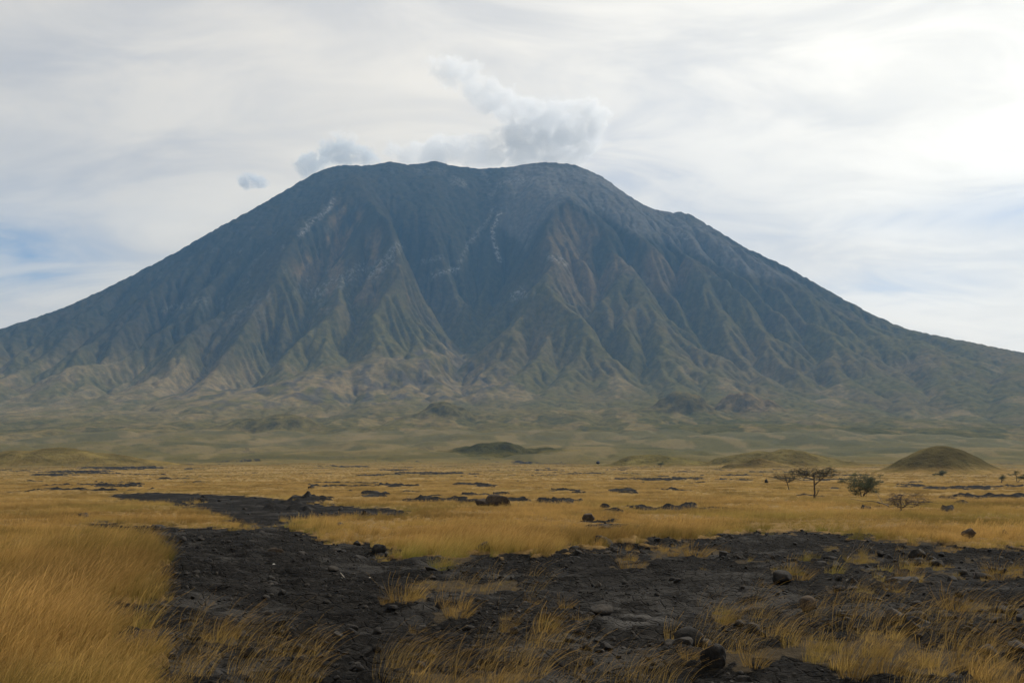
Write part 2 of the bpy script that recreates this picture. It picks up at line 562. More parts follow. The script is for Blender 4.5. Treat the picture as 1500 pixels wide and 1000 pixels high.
def plain_masks(x, y, z):
    """lava cover 0..1, hardness of the lava surface, ledge lowering; all from the place of a ground point"""
    d = np.hypot(x, y)
    px, py = project(x, y, z)
    ok = (y > 5) & (d < 3200)
    near = np.clip(60 / np.maximum(d, 8), 0.12, 3.5)
    jx = 27 * near * fbm(x / 1.7, y / 1.7, 4, 61) * np.clip(d / 25, 0.5, 1.2)
    jy = 5.0 * near * fbm(x / 1.3, y / 2.1, 4, 67)
    qx, qy = px + jx, py + jy
    sd = poly_sd(qx, qy, LAVA)
    L = sstep(-2.2, 2.2, sd)
    bank = sstep(-9, 7, sd)
    # loose tufts make the edge of the field ragged
    for (cx, cy, rx, ry, a) in PATCH:
        q = ((qx - cx) / rx) ** 2 + ((qy - cy) / ry) ** 2
        L = L * (1 - np.clip(a * sstep(1.25, 0.55, q), 0, 1))
    S = np.zeros(x.shape)
    sx = px + 12 * fbm(x / 22, y / 40, 5, 71, 0.6)
    sy = py + np.clip(1.2 + 260 / np.maximum(d, 60), 1.2, 4) * fbm(x / 16, y / 30, 5, 73, 0.6)
    for (cx, cy, rx, ry) in STREAK:
        q = ((sx - cx) / (rx * 1.1)) ** 2 + ((sy - cy) / (ry * 0.8)) ** 2
        S = np.maximum(S, sstep(1.25, 0.75, q) * (1 - 0.55 * sstep(800, 1300, d)))
    spec = fbm(x / 45, y / 45, 6, 75, 0.62)
    S = np.maximum(S, sstep(0.74, 0.84, spec) * sstep(45, 110, d) * sstep(1500, 1000, d))
    S = S * sstep(-0.55, -0.15, fbm(x / 5, y / 9, 4, 77, 0.6))
    L = np.where(ok, np.maximum(L, S * (py < 790)), 0)
    return L, np.where(ok, bank, 0), np.where(ok, S, 0)


def plain_base(x, y):
    d = np.hypot(x, y)
    z = base_height(x, y)
    und = 0.10 * fbm(x / 14, y / 9, 3, 81) + 0.35 * sstep(40, 160, d) * fbm(x / 60, y / 45, 3, 83) + 1.6 * sstep(250, 900, d) * fbm(x / 210, y / 160, 3, 85)
    left = 0.35 * sstep(-3.5, -9.5, x + 0.12 * (y - 20)) * sstep(60, 20, d)   # the thick grass stands on a low bank
    return z + und + left


def ground_height(x, y, full=False):
    x = np.asarray(x, float)
    y = np.asarray(y, float)
    d = np.hypot(x, y)
    z0 = plain_base(x, y)
    L, bank, S = plain_masks(x, y, z0)
    b = bank
    z = z0 - 0.20 * b * sstep(120, 30, d)
    # lava: stacked thin ledges, ropy swells, clinker
    h = fbm(x / 3.4, y / 1.5, 4, 91)
    t = h * 5 + 10
    fr = t - np.floor(t)
    ledge = (np.floor(t) + sstep(0.0, 0.22, fr) * 0.75 + 0.25 * fr) / 5 - 2
    fade = sstep(130, 30, d)
    mic = 0.20 * ledge + 0.030 * fbm(x / 0.55, y / 0.40, 4, 95) + 0.022 * (ridged(x / 0.9, y / 0.42, 3, 97) - 0.9)
    rough = sstep(0.0, 0.45, fbm(x / 5, y / 4, 3, 99))
    mic = mic + rough * 0.035 * np.abs(perlin(x / 0.19, y / 0.17, 101))
    z = z + np.maximum(L, 0.35 * b) * fade * mic
    z = z + S * sstep(40, 90, d) * sstep(1100, 700, d) * (0.22 + 0.22 * sstep(150, 400, d) + 0.4 * np.maximum(fbm(x / 2.5, y / 2.5, 3, 103), -0.2))
    z = z + (1 - L) * 0.05 * fbm(x / 0.8, y / 0.8, 3, 105) * sstep(90, 30, d)
    m = sstep(800, 1150, d) * (y > 100)
    z = z * (1 - m) + np.where(m > 0, volcano_z(x, y), 0) * m
    if full:
        return z, L, b, S
    return z


def place(px, py, sink=0.0):
    """the point of the built ground that the photograph shows at a pixel"""
    d = px_dir(px, py)
    t = np.concatenate([np.arange(6, 60, 0.05), np.arange(60, 400, 0.3), np.arange(400, 6500, 2.0)])
    xs, ys, zs = d.x * t, d.y * t, CAM_H + d.z * t
    h = plain_base(xs, ys)
    far = np.hypot(xs, ys) > 800
    if far.any():
        h[far] = ground_height(xs[far], ys[far])
    k = int(np.argmax(zs < h))
    x, y = float(xs[k]), float(ys[k])
    z = float(ground_height(np.array([x]), np.array([y]))[0])
    return x, y, z - sink


# ------------------------------------------------------------------ mesh helpers
def mesh_from(name, verts, faces, smooth=True):
    me = bpy.data.meshes.new(name)
    verts = np.asarray(verts, np.float32)
    faces = np.asarray(faces, np.int32)
    nv, nf, k = len(verts), len(faces), faces.shape[1]
    me.vertices.add(nv)
    me.vertices.foreach_set('co', verts.ravel())
    me.loops.add(nf * k)
    me.loops.foreach_set('vertex_index', faces.ravel())
    me.polygons.add(nf)
    me.polygons.foreach_set('loop_start', np.arange(0, nf * k, k, dtype=np.int32))
    me.polygons.foreach_set('loop_total', np.full(nf, k, np.int32))
    if smooth:
        me.polygons.foreach_set('use_smooth', np.ones(nf, bool))
    me.update(calc_edges=True)
    me.validate()
    return me


def put(name, me, mat=None, parent=None, loc=(0, 0, 0)):
    ob = bpy.data.objects.new(name, me)
    COL.objects.link(ob)
    if mat is not None and me is not None and len(me.materials) == 0:
        me.materials.append(mat)
    ob.location = loc
    if parent is not None:
        ob.parent = parent
    return ob


def tag(ob, label=None, cat=None, group=None, kind=None):
    for k, v in (('label', label), ('category', cat), ('group', group), ('kind', kind)):
        if v:
            ob[k] = v
    return ob


def add_attr(me, name, arr):
    arr = np.asarray(arr, np.float32)
    if arr.ndim == 1:
        a = me.attributes.new(name, 'FLOAT', 'POINT')
        a.data.foreach_set('value', arr)
    elif arr.shape[1] == 3 and name in ('rot', 'scl'):
        a = me.attributes.new(name, 'FLOAT_VECTOR', 'POINT')
        a.data.foreach_set('vector', arr.ravel())
    else:
        if arr.shape[1] == 3:
            arr = np.concatenate([arr, np.ones((len(arr), 1), np.float32)], 1)
        a = me.attributes.new(name, 'FLOAT_COLOR', 'POINT')
        a.data.foreach_set('color', arr.ravel())


def polar_grid(rs, az, centre=True, closed=True):
    """vertex xy and quads of a polar sheet round the camera's foot"""
    R, A = np.meshgrid(rs, az, indexing='ij')
    x = (R * np.sin(A)).ravel()
    y = (R * np.cos(A)).ravel()
    nr, na = len(rs), len(az)
    i = np.arange(nr - 1)[:, None]
    j = np.arange(na if closed else na - 1)[None, :]
    j2 = (j + 1) % na
    f = np.stack([i * na + j, i * na + j2, (i + 1) * na + j2, (i + 1) * na + j], -1).reshape(-1, 4)
    return x, y, f[:, ::-1]


# ------------------------------------------------------------------ materials
def new_mat(name):
    m = bpy.data.materials.new(name)
    m.use_nodes = True
    return m, NT(m.node_tree)


def attr(T, name, kind='GEOMETRY'):
    nd = T.n('ShaderNodeAttribute', attribute_name=name, attribute_type=kind)
    return nd


def principled(T, col, rough=0.9, spec=0.2, normal=None):
    b = T.n('ShaderNodeBsdfPrincipled')
    T.put(b.inputs['Base Color'], col if hasattr(col, 'is_output') else (*col, 1.0))
    T.put(b.inputs['Roughness'], rough)
    T.put(b.inputs['Specular IOR Level'], spec)
    if normal is not None:
        T.l(normal, b.inputs['Normal'])
    return b


def finish(T, shader, disp=None):
    o = T.n('ShaderNodeOutputMaterial')
    T.l(shader, o.inputs['Surface'])


def bump(T, height, strength, dist, prev=None):
    nd = T.n('ShaderNodeBump')
    nd.inputs['Strength'].default_value = strength
    nd.inputs['Distance'].default_value = dist
    T.l(height, nd.inputs['Height'])
    if prev is not None:
        T.l(prev, nd.inputs['Normal'])
    return nd.outputs[0]


def ground_material():
    m, T = new_mat('plain')
    pos = T.n('ShaderNodeNewGeometry').outputs['Position']
    tint = attr(T, 'tint').outputs['Color']
    lava = attr(T, 'lava').outputs['Fac']
    nf = T.noise(pos, 9.0, 6, 0.65)
    ng_ = T.noise(pos, 0.9, 5, 0.6)
    nh = T.noise(pos, 55.0, 3, 0.6)
    col = T.mix(T.ramp(nf, 0.3, 0.72), T.mix(1.0, tint, (0.70, 0.68, 0.66), 'MULTIPLY'), T.mix(1.0, tint, (1.25, 1.22, 1.15), 'MULTIPLY'))
    # dust and ash on the rock, with highlights and glints painted in as speckle
    rock = T.mix(T.ramp(ng_, 0.40, 0.70), (0.0052, 0.0050, 0.0048), (0.016, 0.015, 0.014))
    rock = T.mix(T.ramp(nf, 0.45, 0.75), rock, (0.032, 0.029, 0.026))
    rock = T.mix(T.ramp(nh, 0.55, 0.85, 0.0, 0.55), rock, (0.070, 0.064, 0.056))
    rock = T.mix(attr(T, 'ash').outputs['Fac'], rock, (0.080, 0.076, 0.071))
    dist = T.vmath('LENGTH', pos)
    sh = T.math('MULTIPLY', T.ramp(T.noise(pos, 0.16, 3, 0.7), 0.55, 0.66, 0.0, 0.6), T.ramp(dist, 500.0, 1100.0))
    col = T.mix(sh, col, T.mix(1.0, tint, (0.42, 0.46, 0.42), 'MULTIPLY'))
    edge = T.ramp(T.math('ADD', lava, T.math('MULTIPLY', T.math('SUBTRACT', nf, 0.5), 0.7)), 0.35, 0.65)
    col = T.mix(edge, col, rock)
    vo = T.n('ShaderNodeTexVoronoi', feature='DISTANCE_TO_EDGE')
    T.l(T.mapping(pos, (1.0, 1.6, 1.0)), vo.inputs['Vector'])
    vo.inputs['Scale'].default_value = 3.2
    crack = T.math('MULTIPLY', T.ramp(vo.outputs['Distance'], 0.0, 0.10), T.math('MULTIPLY', lava, 0.7))
    bh = T.math('ADD', T.math('MULTIPLY', nf, 0.9), T.math('MULTIPLY', nh, 0.30))
    bh = T.math('ADD', bh, crack)
    n1 = bump(T, bh, 1.0, 0.085)
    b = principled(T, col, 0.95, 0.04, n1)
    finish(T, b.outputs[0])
    return m


def slope_material():
    m, T = new_mat('slope')
    pos = T.n('ShaderNodeNewGeometry').outputs['Position']
    tint = attr(T, 'tint').outputs['Color']
    pale = attr(T, 'pale').outputs['Fac']
    n1 = T.noise(pos, 0.035, 6, 0.65)
    n2 = T.noise(T.mapping(pos, (1, 1, 0.35)), 0.012, 6, 0.62)
    col = T.mix(T.ramp(n1, 0.32, 0.70), T.mix(1.0, tint, (0.66, 0.68, 0.68), 'MULTIPLY'), T.mix(1.0, tint, (1.30, 1.26, 1.2), 'MULTIPLY'))
    col = T.mix(T.ramp(n2, 0.42, 0.66, 0.0, 0.35), col, T.mix(1.0, tint, (1.10, 0.95, 0.82), 'MULTIPLY'))
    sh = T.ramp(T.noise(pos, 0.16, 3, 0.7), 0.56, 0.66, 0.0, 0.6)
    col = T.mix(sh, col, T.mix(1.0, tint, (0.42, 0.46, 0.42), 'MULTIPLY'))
    pk = T.math('MULTIPLY', pale, T.ramp(T.noise(pos, 0.05, 6, 0.75), 0.42, 0.68, 0.0, 0.5))
    col = T.mix(pk, col, (0.42, 0.41, 0.40))
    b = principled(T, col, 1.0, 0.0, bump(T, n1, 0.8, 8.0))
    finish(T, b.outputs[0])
    return m


def grass_material(name, lo, hi, tip, green):
    m, T = new_mat(name)
    t = attr(T, 'along').outputs['Fac']
    v = attr(T, 'shade').outputs['Fac']
    inst = attr(T, 'vary', 'INSTANCER').outputs['Fac']
    g = attr(T, 'lush', 'INSTANCER').outputs['Fac']
    c = T.mix(v, lo, hi)
    c = T.mix(T.ramp(t, 0.55, 1.0), c, tip)
    c = T.mix(T.math('MULTIPLY', T.math('SUBTRACT', 1.0, T.math('MULTIPLY', t, 0.6)), g), c, green)
    c = T.mix(attr(T, 'far', 'INSTANCER').outputs['Fac'], c, (0.39, 0.275, 0.110))
    c = T.mix(inst, T.mix(1.0, c, (0.55, 0.54, 0.53), 'MULTIPLY'), T.mix(1.0, c, (1.22, 1.2, 1.16), 'MULTIPLY'))
    d = T.n('ShaderNodeBsdfDiffuse')
    T.l(c, d.inputs['Color'])
    tr = T.n('ShaderNodeBsdfTranslucent')
    T.l(c, tr.inputs['Color'])
    mx = T.n('ShaderNodeMixShader')
    mx.inputs[0].default_value = 0.4
    T.l(d.outputs[0], mx.inputs[1])
    T.l(tr.outputs[0], mx.inputs[2])
    finish(T, mx.outputs[0])
    return m


def rock_material(name, a, b_, scale):
    m, T = new_mat(name)
    pos = T.n('ShaderNodeNewGeometry').outputs['Position']
    rnd = T.n('ShaderNodeObjectInfo').outputs['Random']
    n1 = T.noise(pos, scale, 6, 0.65)
    n2 = T.noise(pos, scale * 6, 4, 0.6)
    c = T.mix(T.ramp(n1, 0.35, 0.68), a, b_)
    c = T.mix(T.ramp(n2, 0.58, 0.75, 0, 0.5), c, tuple(min(1, v * 2.0) for v in b_))
    c = T.mix(rnd, T.mix(1.0, c, (0.7, 0.7, 0.72), 'MULTIPLY'), T.mix(1.0, c, (1.25, 1.2, 1.12), 'MULTIPLY'))
    bb = principled(T, c, 0.85, 0.12, bump(T, T.math('ADD', n1, T.math('MULTIPLY', n2, 0.4)), 0.8, 0.25 / scale))
    finish(T, bb.outputs[0])
    return m


def plain_mat(name, col, rough=0.9, scale=8.0):
    m, T = new_mat(name)
    pos = T.n('ShaderNodeNewGeometry').outputs['Position']
    n1 = T.noise(pos, scale, 4, 0.6)
    c = T.mix(n1, tuple(v * 0.6 for v in col), tuple(min(1, v * 1.35) for v in col))
    finish(T, principled(T, c, rough, 0.15, bump(T, n1, 0.5, 0.02)).outputs[0])
    return m


M_GROUND = ground_material()
M_SLOPE = slope_material()
M_GRASS = grass_material('dry_grass', (0.17, 0.104, 0.033), (0.55, 0.365, 0.118), (0.49, 0.300, 0.105), (0.15, 0.16, 0.033))
M_ROCK = rock_material('lava_rock', (0.012, 0.0115, 0.011), (0.038, 0.034, 0.030), 6.0)
M_ROCKB = rock_material('brown_rock', (0.028, 0.022, 0.017), (0.075, 0.056, 0.038), 6.0)
M_BARK = plain_mat('bark', (0.055, 0.042, 0.033), 0.95, 14.0)
M_DEADWOOD = plain_mat('dead_wood', (0.11, 0.085, 0.065), 0.95, 14.0)
M_LEAF = plain_mat('acacia_leaf', (0.050, 0.055, 0.022), 0.9, 3.0)
M_TWIG = plain_mat('bleached_twig', (0.55, 0.50, 0.42), 0.9, 14.0)
M_PALE = plain_mat('pale_stone', (0.42, 0.40, 0.36), 0.9, 20.0)


# ------------------------------------------------------------------ ground sheet
def mixc(a, b, t):
    t = np.asarray(t)[..., None]
    return a * (1 - t) + np.asarray(b) * t


def plain_tint(x, y, z):
    """albedo of the soil and dead straw of the plain and the grass of the foothills"""
    d = np.hypot(x, y)
    px, py = project(x, y, z)
    n1 = fbm(x / 45, y / 60, 6, 111, 0.6)
    n2 = fbm(x / 170, y / 230, 6, 115, 0.6)
    straw = np.array([0.17, 0.110, 0.042])
    gold = np.array([0.225, 0.155, 0.062])
    olive = np.array([0.088, 0.070, 0.019])
    hillg = np.array([0.078, 0.068, 0.019])
    tan = np.array([0.155, 0.117, 0.050])
    c = np.broadcast_to(straw, x.shape + (3,)).copy()
    c = mixc(c, gold, sstep(25, 140, d))
    c = mixc(c, olive, sstep(-0.1, 0.5, n1) * sstep(150, 500, d) * 0.55)
    c = mixc(c, olive, sstep(600, 1200, d) * 0.50)
    c = mixc(c, hillg, sstep(700, 1400, d) * (0.80 + 0.2 * sstep(800, 1000, px)))
    c = mixc(c, tan, sstep(0.18, 0.55, n2) * sstep(1000, 1800, d) * 0.55 * sstep(1100, 500, px))
    c = mixc(c, np.array([0.034, 0.036, 0.012]), sstep(0.0, 0.55, -fbm(x / 260, y / 300, 6, 119, 0.6)) * sstep(700, 1200, d) * 0.40)
    c = mixc(c, tan, sstep(0.15, 0.4, fbm(x / 90, y / 260, 5, 121)) * sstep(900, 1500, d) * 0.6)
    return c


def build_ground():
    r1 = np.exp(np.arange(math.log(1.2), math.log(9.0), 0.14))
    r2 = np.exp(np.arange(math.log(9.0), math.log(52.0), 0.0040))
    r3 = np.exp(np.arange(math.log(52.0), math.log(300.0), 0.0075))
    r4 = np.exp(np.arange(math.log(300.0), math.log(2600.0), 0.0125))
    rs = np.concatenate([r1, r2, r3, r4, [2600.0]])
    half = math.radians(38.0)
    az = np.concatenate([np.linspace(-half, half, 900), np.linspace(half, 2 * math.pi - half, 62)[1:-1]])
    x, y, f = polar_grid(rs, az)
    z, L, b, S = ground_height(x, y, True)
    m_out = np.hypot(x, y) > 2599
    x = np.append(x, 0.0)
    y = np.append(y, 0.0)
    z = np.append(z, float(ground_height(np.array([0.01]), np.array([0.01]))[0]))
    L = np.append(L, 0.0)
    me = mesh_from('ground', np.stack([x, y, z], 1), f)
    tn = plain_tint(x, y, z)
    b = np.append(b, 0.0)
    tn = mixc(tn, np.array([0.050, 0.040, 0.027]), sstep(0.3, 0.75, b) * sstep(120, 60, np.hypot(x, y)))
    add_attr(me, 'tint', tn)
    add_attr(me, 'lava', L)
    px, py = project(x, y, z)
    ash = np.maximum(np.exp(-(((px - 935) / 60) ** 2 + ((py - 905) / 22) ** 2)), 0.5 * np.exp(-(((px - 1000) / 160) ** 2 + ((py - 880) / 30) ** 2)))  # bright centre paints the sheen of the lava into the ash
    ash = np.maximum(ash, 0.45 * np.exp(-(((px - 1400) / 60) ** 2 + ((py - 838) / 12) ** 2)))
    ash = np.maximum(ash, 0.45 * sstep(0.0, 0.6, fbm(x / 4.5, y / 2.6, 4, 133)))
    ash = ash * sstep(-0.5, 0.3, fbm(x / 0.9, y / 0.6, 4, 131)) * (y > 5)
    add_attr(me, 'ash', ash)
    ob = put('ground', me, M_GROUND)
    tag(ob, 'flat plain of golden dry grass and black lava below the volcano', None, None, 'structure')
    return ob


build_ground()


# ------------------------------------------------------------------ the volcano
def stroke(px, py, pts, w):
    d, _ = seg_dist(px, py, pts)
    return sstep(w, w * 0.2, d)


def build_volcano():
    half = math.radians(33.0)
    az = np.concatenate([np.linspace(-math.radians(64), -half, 60)[:-1], np.linspace(-half, half, 960), np.linspace(half, math.radians(64), 60)[1:]])
    rs = np.concatenate([np.linspace(2600, 3600, 75)[:-1], np.linspace(3600, 6900, 330)[:-1], np.linspace(6900, 7600, 24)])
    x, y, f = polar_grid(rs, az, closed=False)
    z = volcano_z(x, y)
    d = np.hypot(x, y)
    # craggy summit edge and small rock steps
    crag = sstep(900, 1700, z)
    z = z + crag * 7 * ridged(x / 70, y / 70, 4, 141) - 7 * crag + sstep(300, 600, z) * 5 * fbm(x / 38, y / 38, 3, 143)
    lip = sstep(2600, 2700, d)
    zg = ground_height(x[:len(az)], y[:len(az)])
    z[:len(az)] = zg
    px, py = project(x, y, z)
    n1 = fbm(x / 420, y / 420, 5, 151)
    n2 = fbm(x / 130, y / 200, 5, 155)
    low = plain_tint(x, y, z)
    olive = np.array([0.104, 0.090, 0.030])
    brown = np.array([0.122, 0.095, 0.042])
    dark = np.array([0.031, 0.031, 0.026])
    tan = np.array([0.200, 0.155, 0.078])
    rust = np.array([0.165, 0.120, 0.062])
    ashc = np.array([0.135, 0.130, 0.122])
    c = np.broadcast_to(olive, x.shape + (3,)).copy()
    c = mixc(c, brown, sstep(-0.35, 0.5, n1) * 0.7)
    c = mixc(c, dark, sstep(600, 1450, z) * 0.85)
    c = mixc(c, dark, sstep(500, 250, px) * sstep(560, 470, py) * 0.7)  # left flank darkened by colour, its shade painted in
    # dry grass on the lower left spurs and on the fan below the great valley
    c = mixc(c, tan, sstep(470, 330, px) * sstep(505, 545, py) * sstep(-0.35, 0.35, n2 + 0.35 * n1) * 0.62)
    fan = poly_sd(px + 9 * n2, py + 5 * n1, [(655, 498), (690, 525), (760, 560), (700, 590), (300, 600), (230, 575), (420, 555), (560, 528), (620, 508)])
    c = mixc(c, tan, sstep(-4, 6, fan) * sstep(-0.25, 0.25, n2) * 0.75)
    c = mixc(c, np.array([0.075, 0.066, 0.055]), sstep(-4, 6, fan) * sstep(0.1, -0.35, fbm(x / 60, y / 110, 4, 157)) * 0.75)
    c = mixc(c, tan, sstep(0.25, 0.6, fbm(x / 210, y / 330, 5, 159)) * sstep(500, 560, py) * 0.6)
    rr = poly_sd(px + 8 * n2, py, [(492, 285), (440, 350), (420, 400), (470, 440), (520, 450), (640, 450), (600, 395), (548, 310)])
    c = mixc(c, rust, sstep(-6, 20, rr) * sstep(-0.1, 0.4, n2) * 0.7)
    rf = poly_sd(px + 8 * n2, py, [(787, 360), (829, 296), (882, 332), (989, 370), (1100, 415), (980, 430), (860, 450), (800, 440)])
    c = mixc(c, rust, sstep(-6, 20, rf) * sstep(-0.2, 0.4, n1) * 0.55)
    asp = poly_sd(px + 6 * n2, py + 4 * n1, [(740, 240), (860, 240), (1010, 312), (1110, 372), (1180, 420), (1100, 408), (990, 362), (900, 330), (830, 292), (790, 340), (770, 370), (730, 330)])
    c = mixc(c, ashc, sstep(-6, 14, asp) * 0.7)
    c = mixc(c, low, sstep(3900, 3000, d))
    pale = np.zeros(x.shape)
    for pts, w, a in (([(491, 294), (465, 316), (438, 343)], 6, 1.0), ([(735, 315), (724, 335), (722, 352), (733, 378)], 7, 1.3), ([(668, 392), (648, 400), (628, 409)], 5, 1.1),
                      ([(725, 305), (700, 340), (672, 380)], 6, .6), ([(582, 362), (562, 385), (545, 405)], 12, .9), ([(530, 395), (490, 415), (455, 430)], 16, .6),
                      ([(755, 432), (762, 428)], 13, 1.0), ([(808, 377), (830, 388)], 9, .9), ([(665, 265), (678, 270)], 10, .7), ([(720, 290), (735, 265), (790, 262)], 7, .5),
                      ([(620, 385), (645, 378)], 5, .6), ([(990, 338), (1005, 346)], 7, .7), ([(330, 330), (300, 345)], 8, .3), ([(300, 440), (240, 455)], 10, .4), ([(380, 445), (330, 470)], 14, .35),
                      ([(870, 262), (930, 290)], 8, .45), ([(715, 270), (705, 250)], 6, .4), ([(880, 500), (900, 470)], 4, .2), ([(610, 250), (650, 250)], 9, .35)):
        pale = np.maximum(pale, a * stroke(px + 5 * n2, py + 4 * n1, pts, w))
    pale = np.maximum(pale, 0.35 * sstep(0.35, 0.6, fbm(x / 60, y / 110, 5, 161)) * sstep(620, 470, px) * sstep(520, 450, py) * sstep(250, 330, px) * sstep(300, 360, py))
    c = c * (1 - 0.16 * sstep(3000, 4200, d))[:, None]
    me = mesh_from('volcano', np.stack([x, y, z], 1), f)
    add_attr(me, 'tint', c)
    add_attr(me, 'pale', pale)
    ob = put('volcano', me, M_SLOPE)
    tag(ob, 'tall steep volcano with gullied flanks and a broad flat summit', None, None, 'structure')


build_volcano()


# ------------------------------------------------------------------ hills in front of it
def hill(name, label, x0, x1, top, foot, depth=0.8, peak=0.5, power=1.0, tint=(0.120, 0.108, 0.052), seed=1, rough=0.06, lump=0.2):
    cx, cyp = 0.5 * (x0 + x1), foot
    bx, by, bz = place(cx, cyp)
    dist = math.hypot(bx, by)
    hw = (0.60 if seed == 1 else 0.66) * (x1 - x0) * dist / FOC
    hd = hw * depth
    H = (foot - top) * dist / FOC * (0.95 if seed == 1 else 0.78)
    cxw, cyw = bx * (1 + hd * 0.55 / dist), by * (1 + hd * 0.55 / dist)
    n = 96
    u = np.linspace(-1.12, 1.12, n)
    U, V = np.meshgrid(u, u)
    sk = (peak - 0.5) * 2
    uu = U - sk * 0.6 * (1 - np.abs(U) ** 2).clip(0)
    r = np.hypot(uu, V) + lump * fbm(U * 1.5 + seed, V * 1.5, 4, 170 + seed)
    p = np.clip(np.cos(np.clip(r, 0, 1) * math.pi) * 0.5 + 0.5, 0, 1) ** (power * 1.25)
    p = p + rough * p * fbm(U * 4, V * 4, 4, 175 + seed)
    x = cxw + U * hw
    y = cyw + V * hd
    g = ground_height(x.ravel(), y.ravel()).reshape(x.shape)
    gs = g * 0.35 + bz * 0.65 if dist < 1500 else g
    z = g * (1 - p) + np.maximum(gs, g) * p + H * p
    z = np.where(r > 1, g - 0.02 * hw * (r - 1) * 10 - 0.4, z)
    idx = np.arange(n * n).reshape(n, n)
    f = np.stack([idx[:-1, :-1], idx[:-1, 1:], idx[1:, 1:], idx[1:, :-1]], -1).reshape(-1, 4)
    me = mesh_from(name, np.stack([x.ravel(), y.ravel(), z.ravel()], 1), f)
    c = np.broadcast_to(np.array(tint), (n * n, 3)).copy()
    nz = fbm(x.ravel() / 30, y.ravel() / 30, 4, 180 + seed)
    c = c * np.array([0.72, 0.66, 0.50]) * (1 + 0.35 * nz[:, None])
    edge = sstep(0.95, 0.55, r.ravel())
    c = plain_tint(x.ravel(), y.ravel(), z.ravel()) * (1 - edge[:, None]) + c * edge[:, None]
    add_attr(me, 'tint', c)
    add_attr(me, 'pale', np.zeros(n * n))
    ob = put(name, me, M_SLOPE)
    tag(ob, label, None, None, 'structure')
    return ob


hill('hill', 'round dome hill standing alone on the right edge of the plain', 1292, 1466, 654, 692, 0.9, 0.5, 0.95, (0.105, 0.095, 0.056), 1, 0.02, 0.05)
hill('hill', 'long grassy hill with a soft crest behind the acacia trees', 1035, 1265, 651, 682, 0.7, 0.46, 1.2, (0.135, 0.120, 0.062), 2, 0.12)
hill('hill', 'low tan rise in front of the long grassy hill', 1065, 1185, 668, 686, 0.6, 0.4, 1.3, (0.150, 0.122, 0.064), 3, 0.12)
hill('hill', 'low grassy swell left of the long grassy hill', 880, 1040, 662, 681, 0.6, 0.5, 1.0, (0.150, 0.135, 0.065), 4)
hill('hill', 'long dark green mound at the far middle of the plain', 662, 830, 644, 666, 0.5, 0.42, 1.0, (0.078, 0.078, 0.036), 5, 0.12)
hill('hill', 'flat topped straw coloured mound at the left edge of the plain', -60, 225, 655, 680, 0.5, 0.5, 0.6, (0.155, 0.130, 0.060), 6)
hill('hill', 'small dark cone hill at the foot of the right flank', 940, 1066, 571, 606, 0.8, 0.5, 1.0, (0.125, 0.110, 0.052), 7)
hill('hill', 'tan knoll beside the small dark cone hill', 1050, 1150, 574, 604, 0.8, 0.45, 1.0, (0.185, 0.150, 0.085), 8)
hill('hill', 'rounded green knoll below the tan lava fan', 590, 705, 584, 612, 0.8, 0.6, 0.9, (0.118, 0.106, 0.045), 9)
hill('hill', 'broad green knoll left of the middle at the mountain foot', 320, 475, 603, 630, 0.7, 0.6, 0.8, (0.120, 0.108, 0.045), 10)


# ------------------------------------------------------------------ trees and shrubs of the plain
def tube_mesh(name, branches, sides=5):
    V, F = [], []
    for path, rad in branches:
        base = len(V)
        n = len(path)
        for i, p in enumerate(path):
            t = (path[min(i + 1, n - 1)] - path[max(i - 1, 0)])
            t = t.normalized() if t.length > 1e-6 else Vector((0, 0, 1))
            a = t.orthogonal().normalized()
            b = t.cross(a)
            for k in range(sides):
                an = 2 * math.pi * k / sides
                V.append(p + (a * math.cos(an) + b * math.sin(an)) * rad[i])
        for i in range(n - 1):
            for k in range(sides):
                k2 = (k + 1) % sides
                F.append((base + i * sides + k, base + i * sides + k2, base + (i + 1) * sides + k2, base + (i + 1) * sides + k))
    return mesh_from(name, [tuple(v) for v in V], F)


def grow(rnd, p, d, length, rad, level, maxlevel, flat, out, tips, wander=0.25, kids=(2, 4), shrink=0.68, up=0.1):
    n = 6
    path, rr = [p.copy()], [rad]
    q = p.copy()
    dd = d.normalized()
    for i in range(n):
        dd = dd + Vector((rnd.gauss(0, wander), rnd.gauss(0, wander), rnd.gauss(0, wander * 0.6)))
        dd.z = dd.z * (1 - flat * min(1, level * 0.5)) + up * 0.15
        dd.normalize()
        q = q + dd * (length / n)
        path.append(q.copy())
        rr.append(rad * (1 - 0.62 * (i + 1) / n))
    out.append((level, path, rr))
    if level >= maxlevel:
        tips.append((path, dd))
        return
    for _ in range(rnd.randint(*kids)):
        k = rnd.randint(2, n) if level > 0 else rnd.randint(3, n)
        side = Vector((rnd.gauss(0, 1), rnd.gauss(0, 1), rnd.gauss(0.15, 0.5)))
        nd = (dd * 0.8 + side.normalized() * 0.95)
        grow(rnd, path[k], nd, length * shrink * rnd.uniform(0.75, 1.15), rr[k] * 0.72, level + 1, maxlevel, flat, out, tips, wander, kids, shrink, up)
    grow(rnd, path[-1], dd, length * shrink, rr[-1] * 0.95, level + 1, maxlevel, flat, out, tips, wander, kids, shrink, up)


def leaf_mesh(name, tips, rnd, per, size, spread):
    V, F = [], []
    for path, d in tips:
        for _ in range(per):
            p = path[rnd.randint(1, len(path) - 1)] + Vector((rnd.gauss(0, spread), rnd.gauss(0, spread), rnd.gauss(0, spread * 0.5)))
            a = Vector((rnd.gauss(0, 1), rnd.gauss(0, 1), rnd.gauss(0, 0.6))).normalized()
            b = a.orthogonal().normalized()
            s = size * rnd.uniform(0.6, 1.5)
            k = len(V)
            V += [p - a * s, p + b * s * 0.35, p + a * s, p - b * s * 0.35]
            F.append((k, k + 1, k + 2, k + 3))
    return mesh_from(name, [tuple(v) for v in V], F, False)


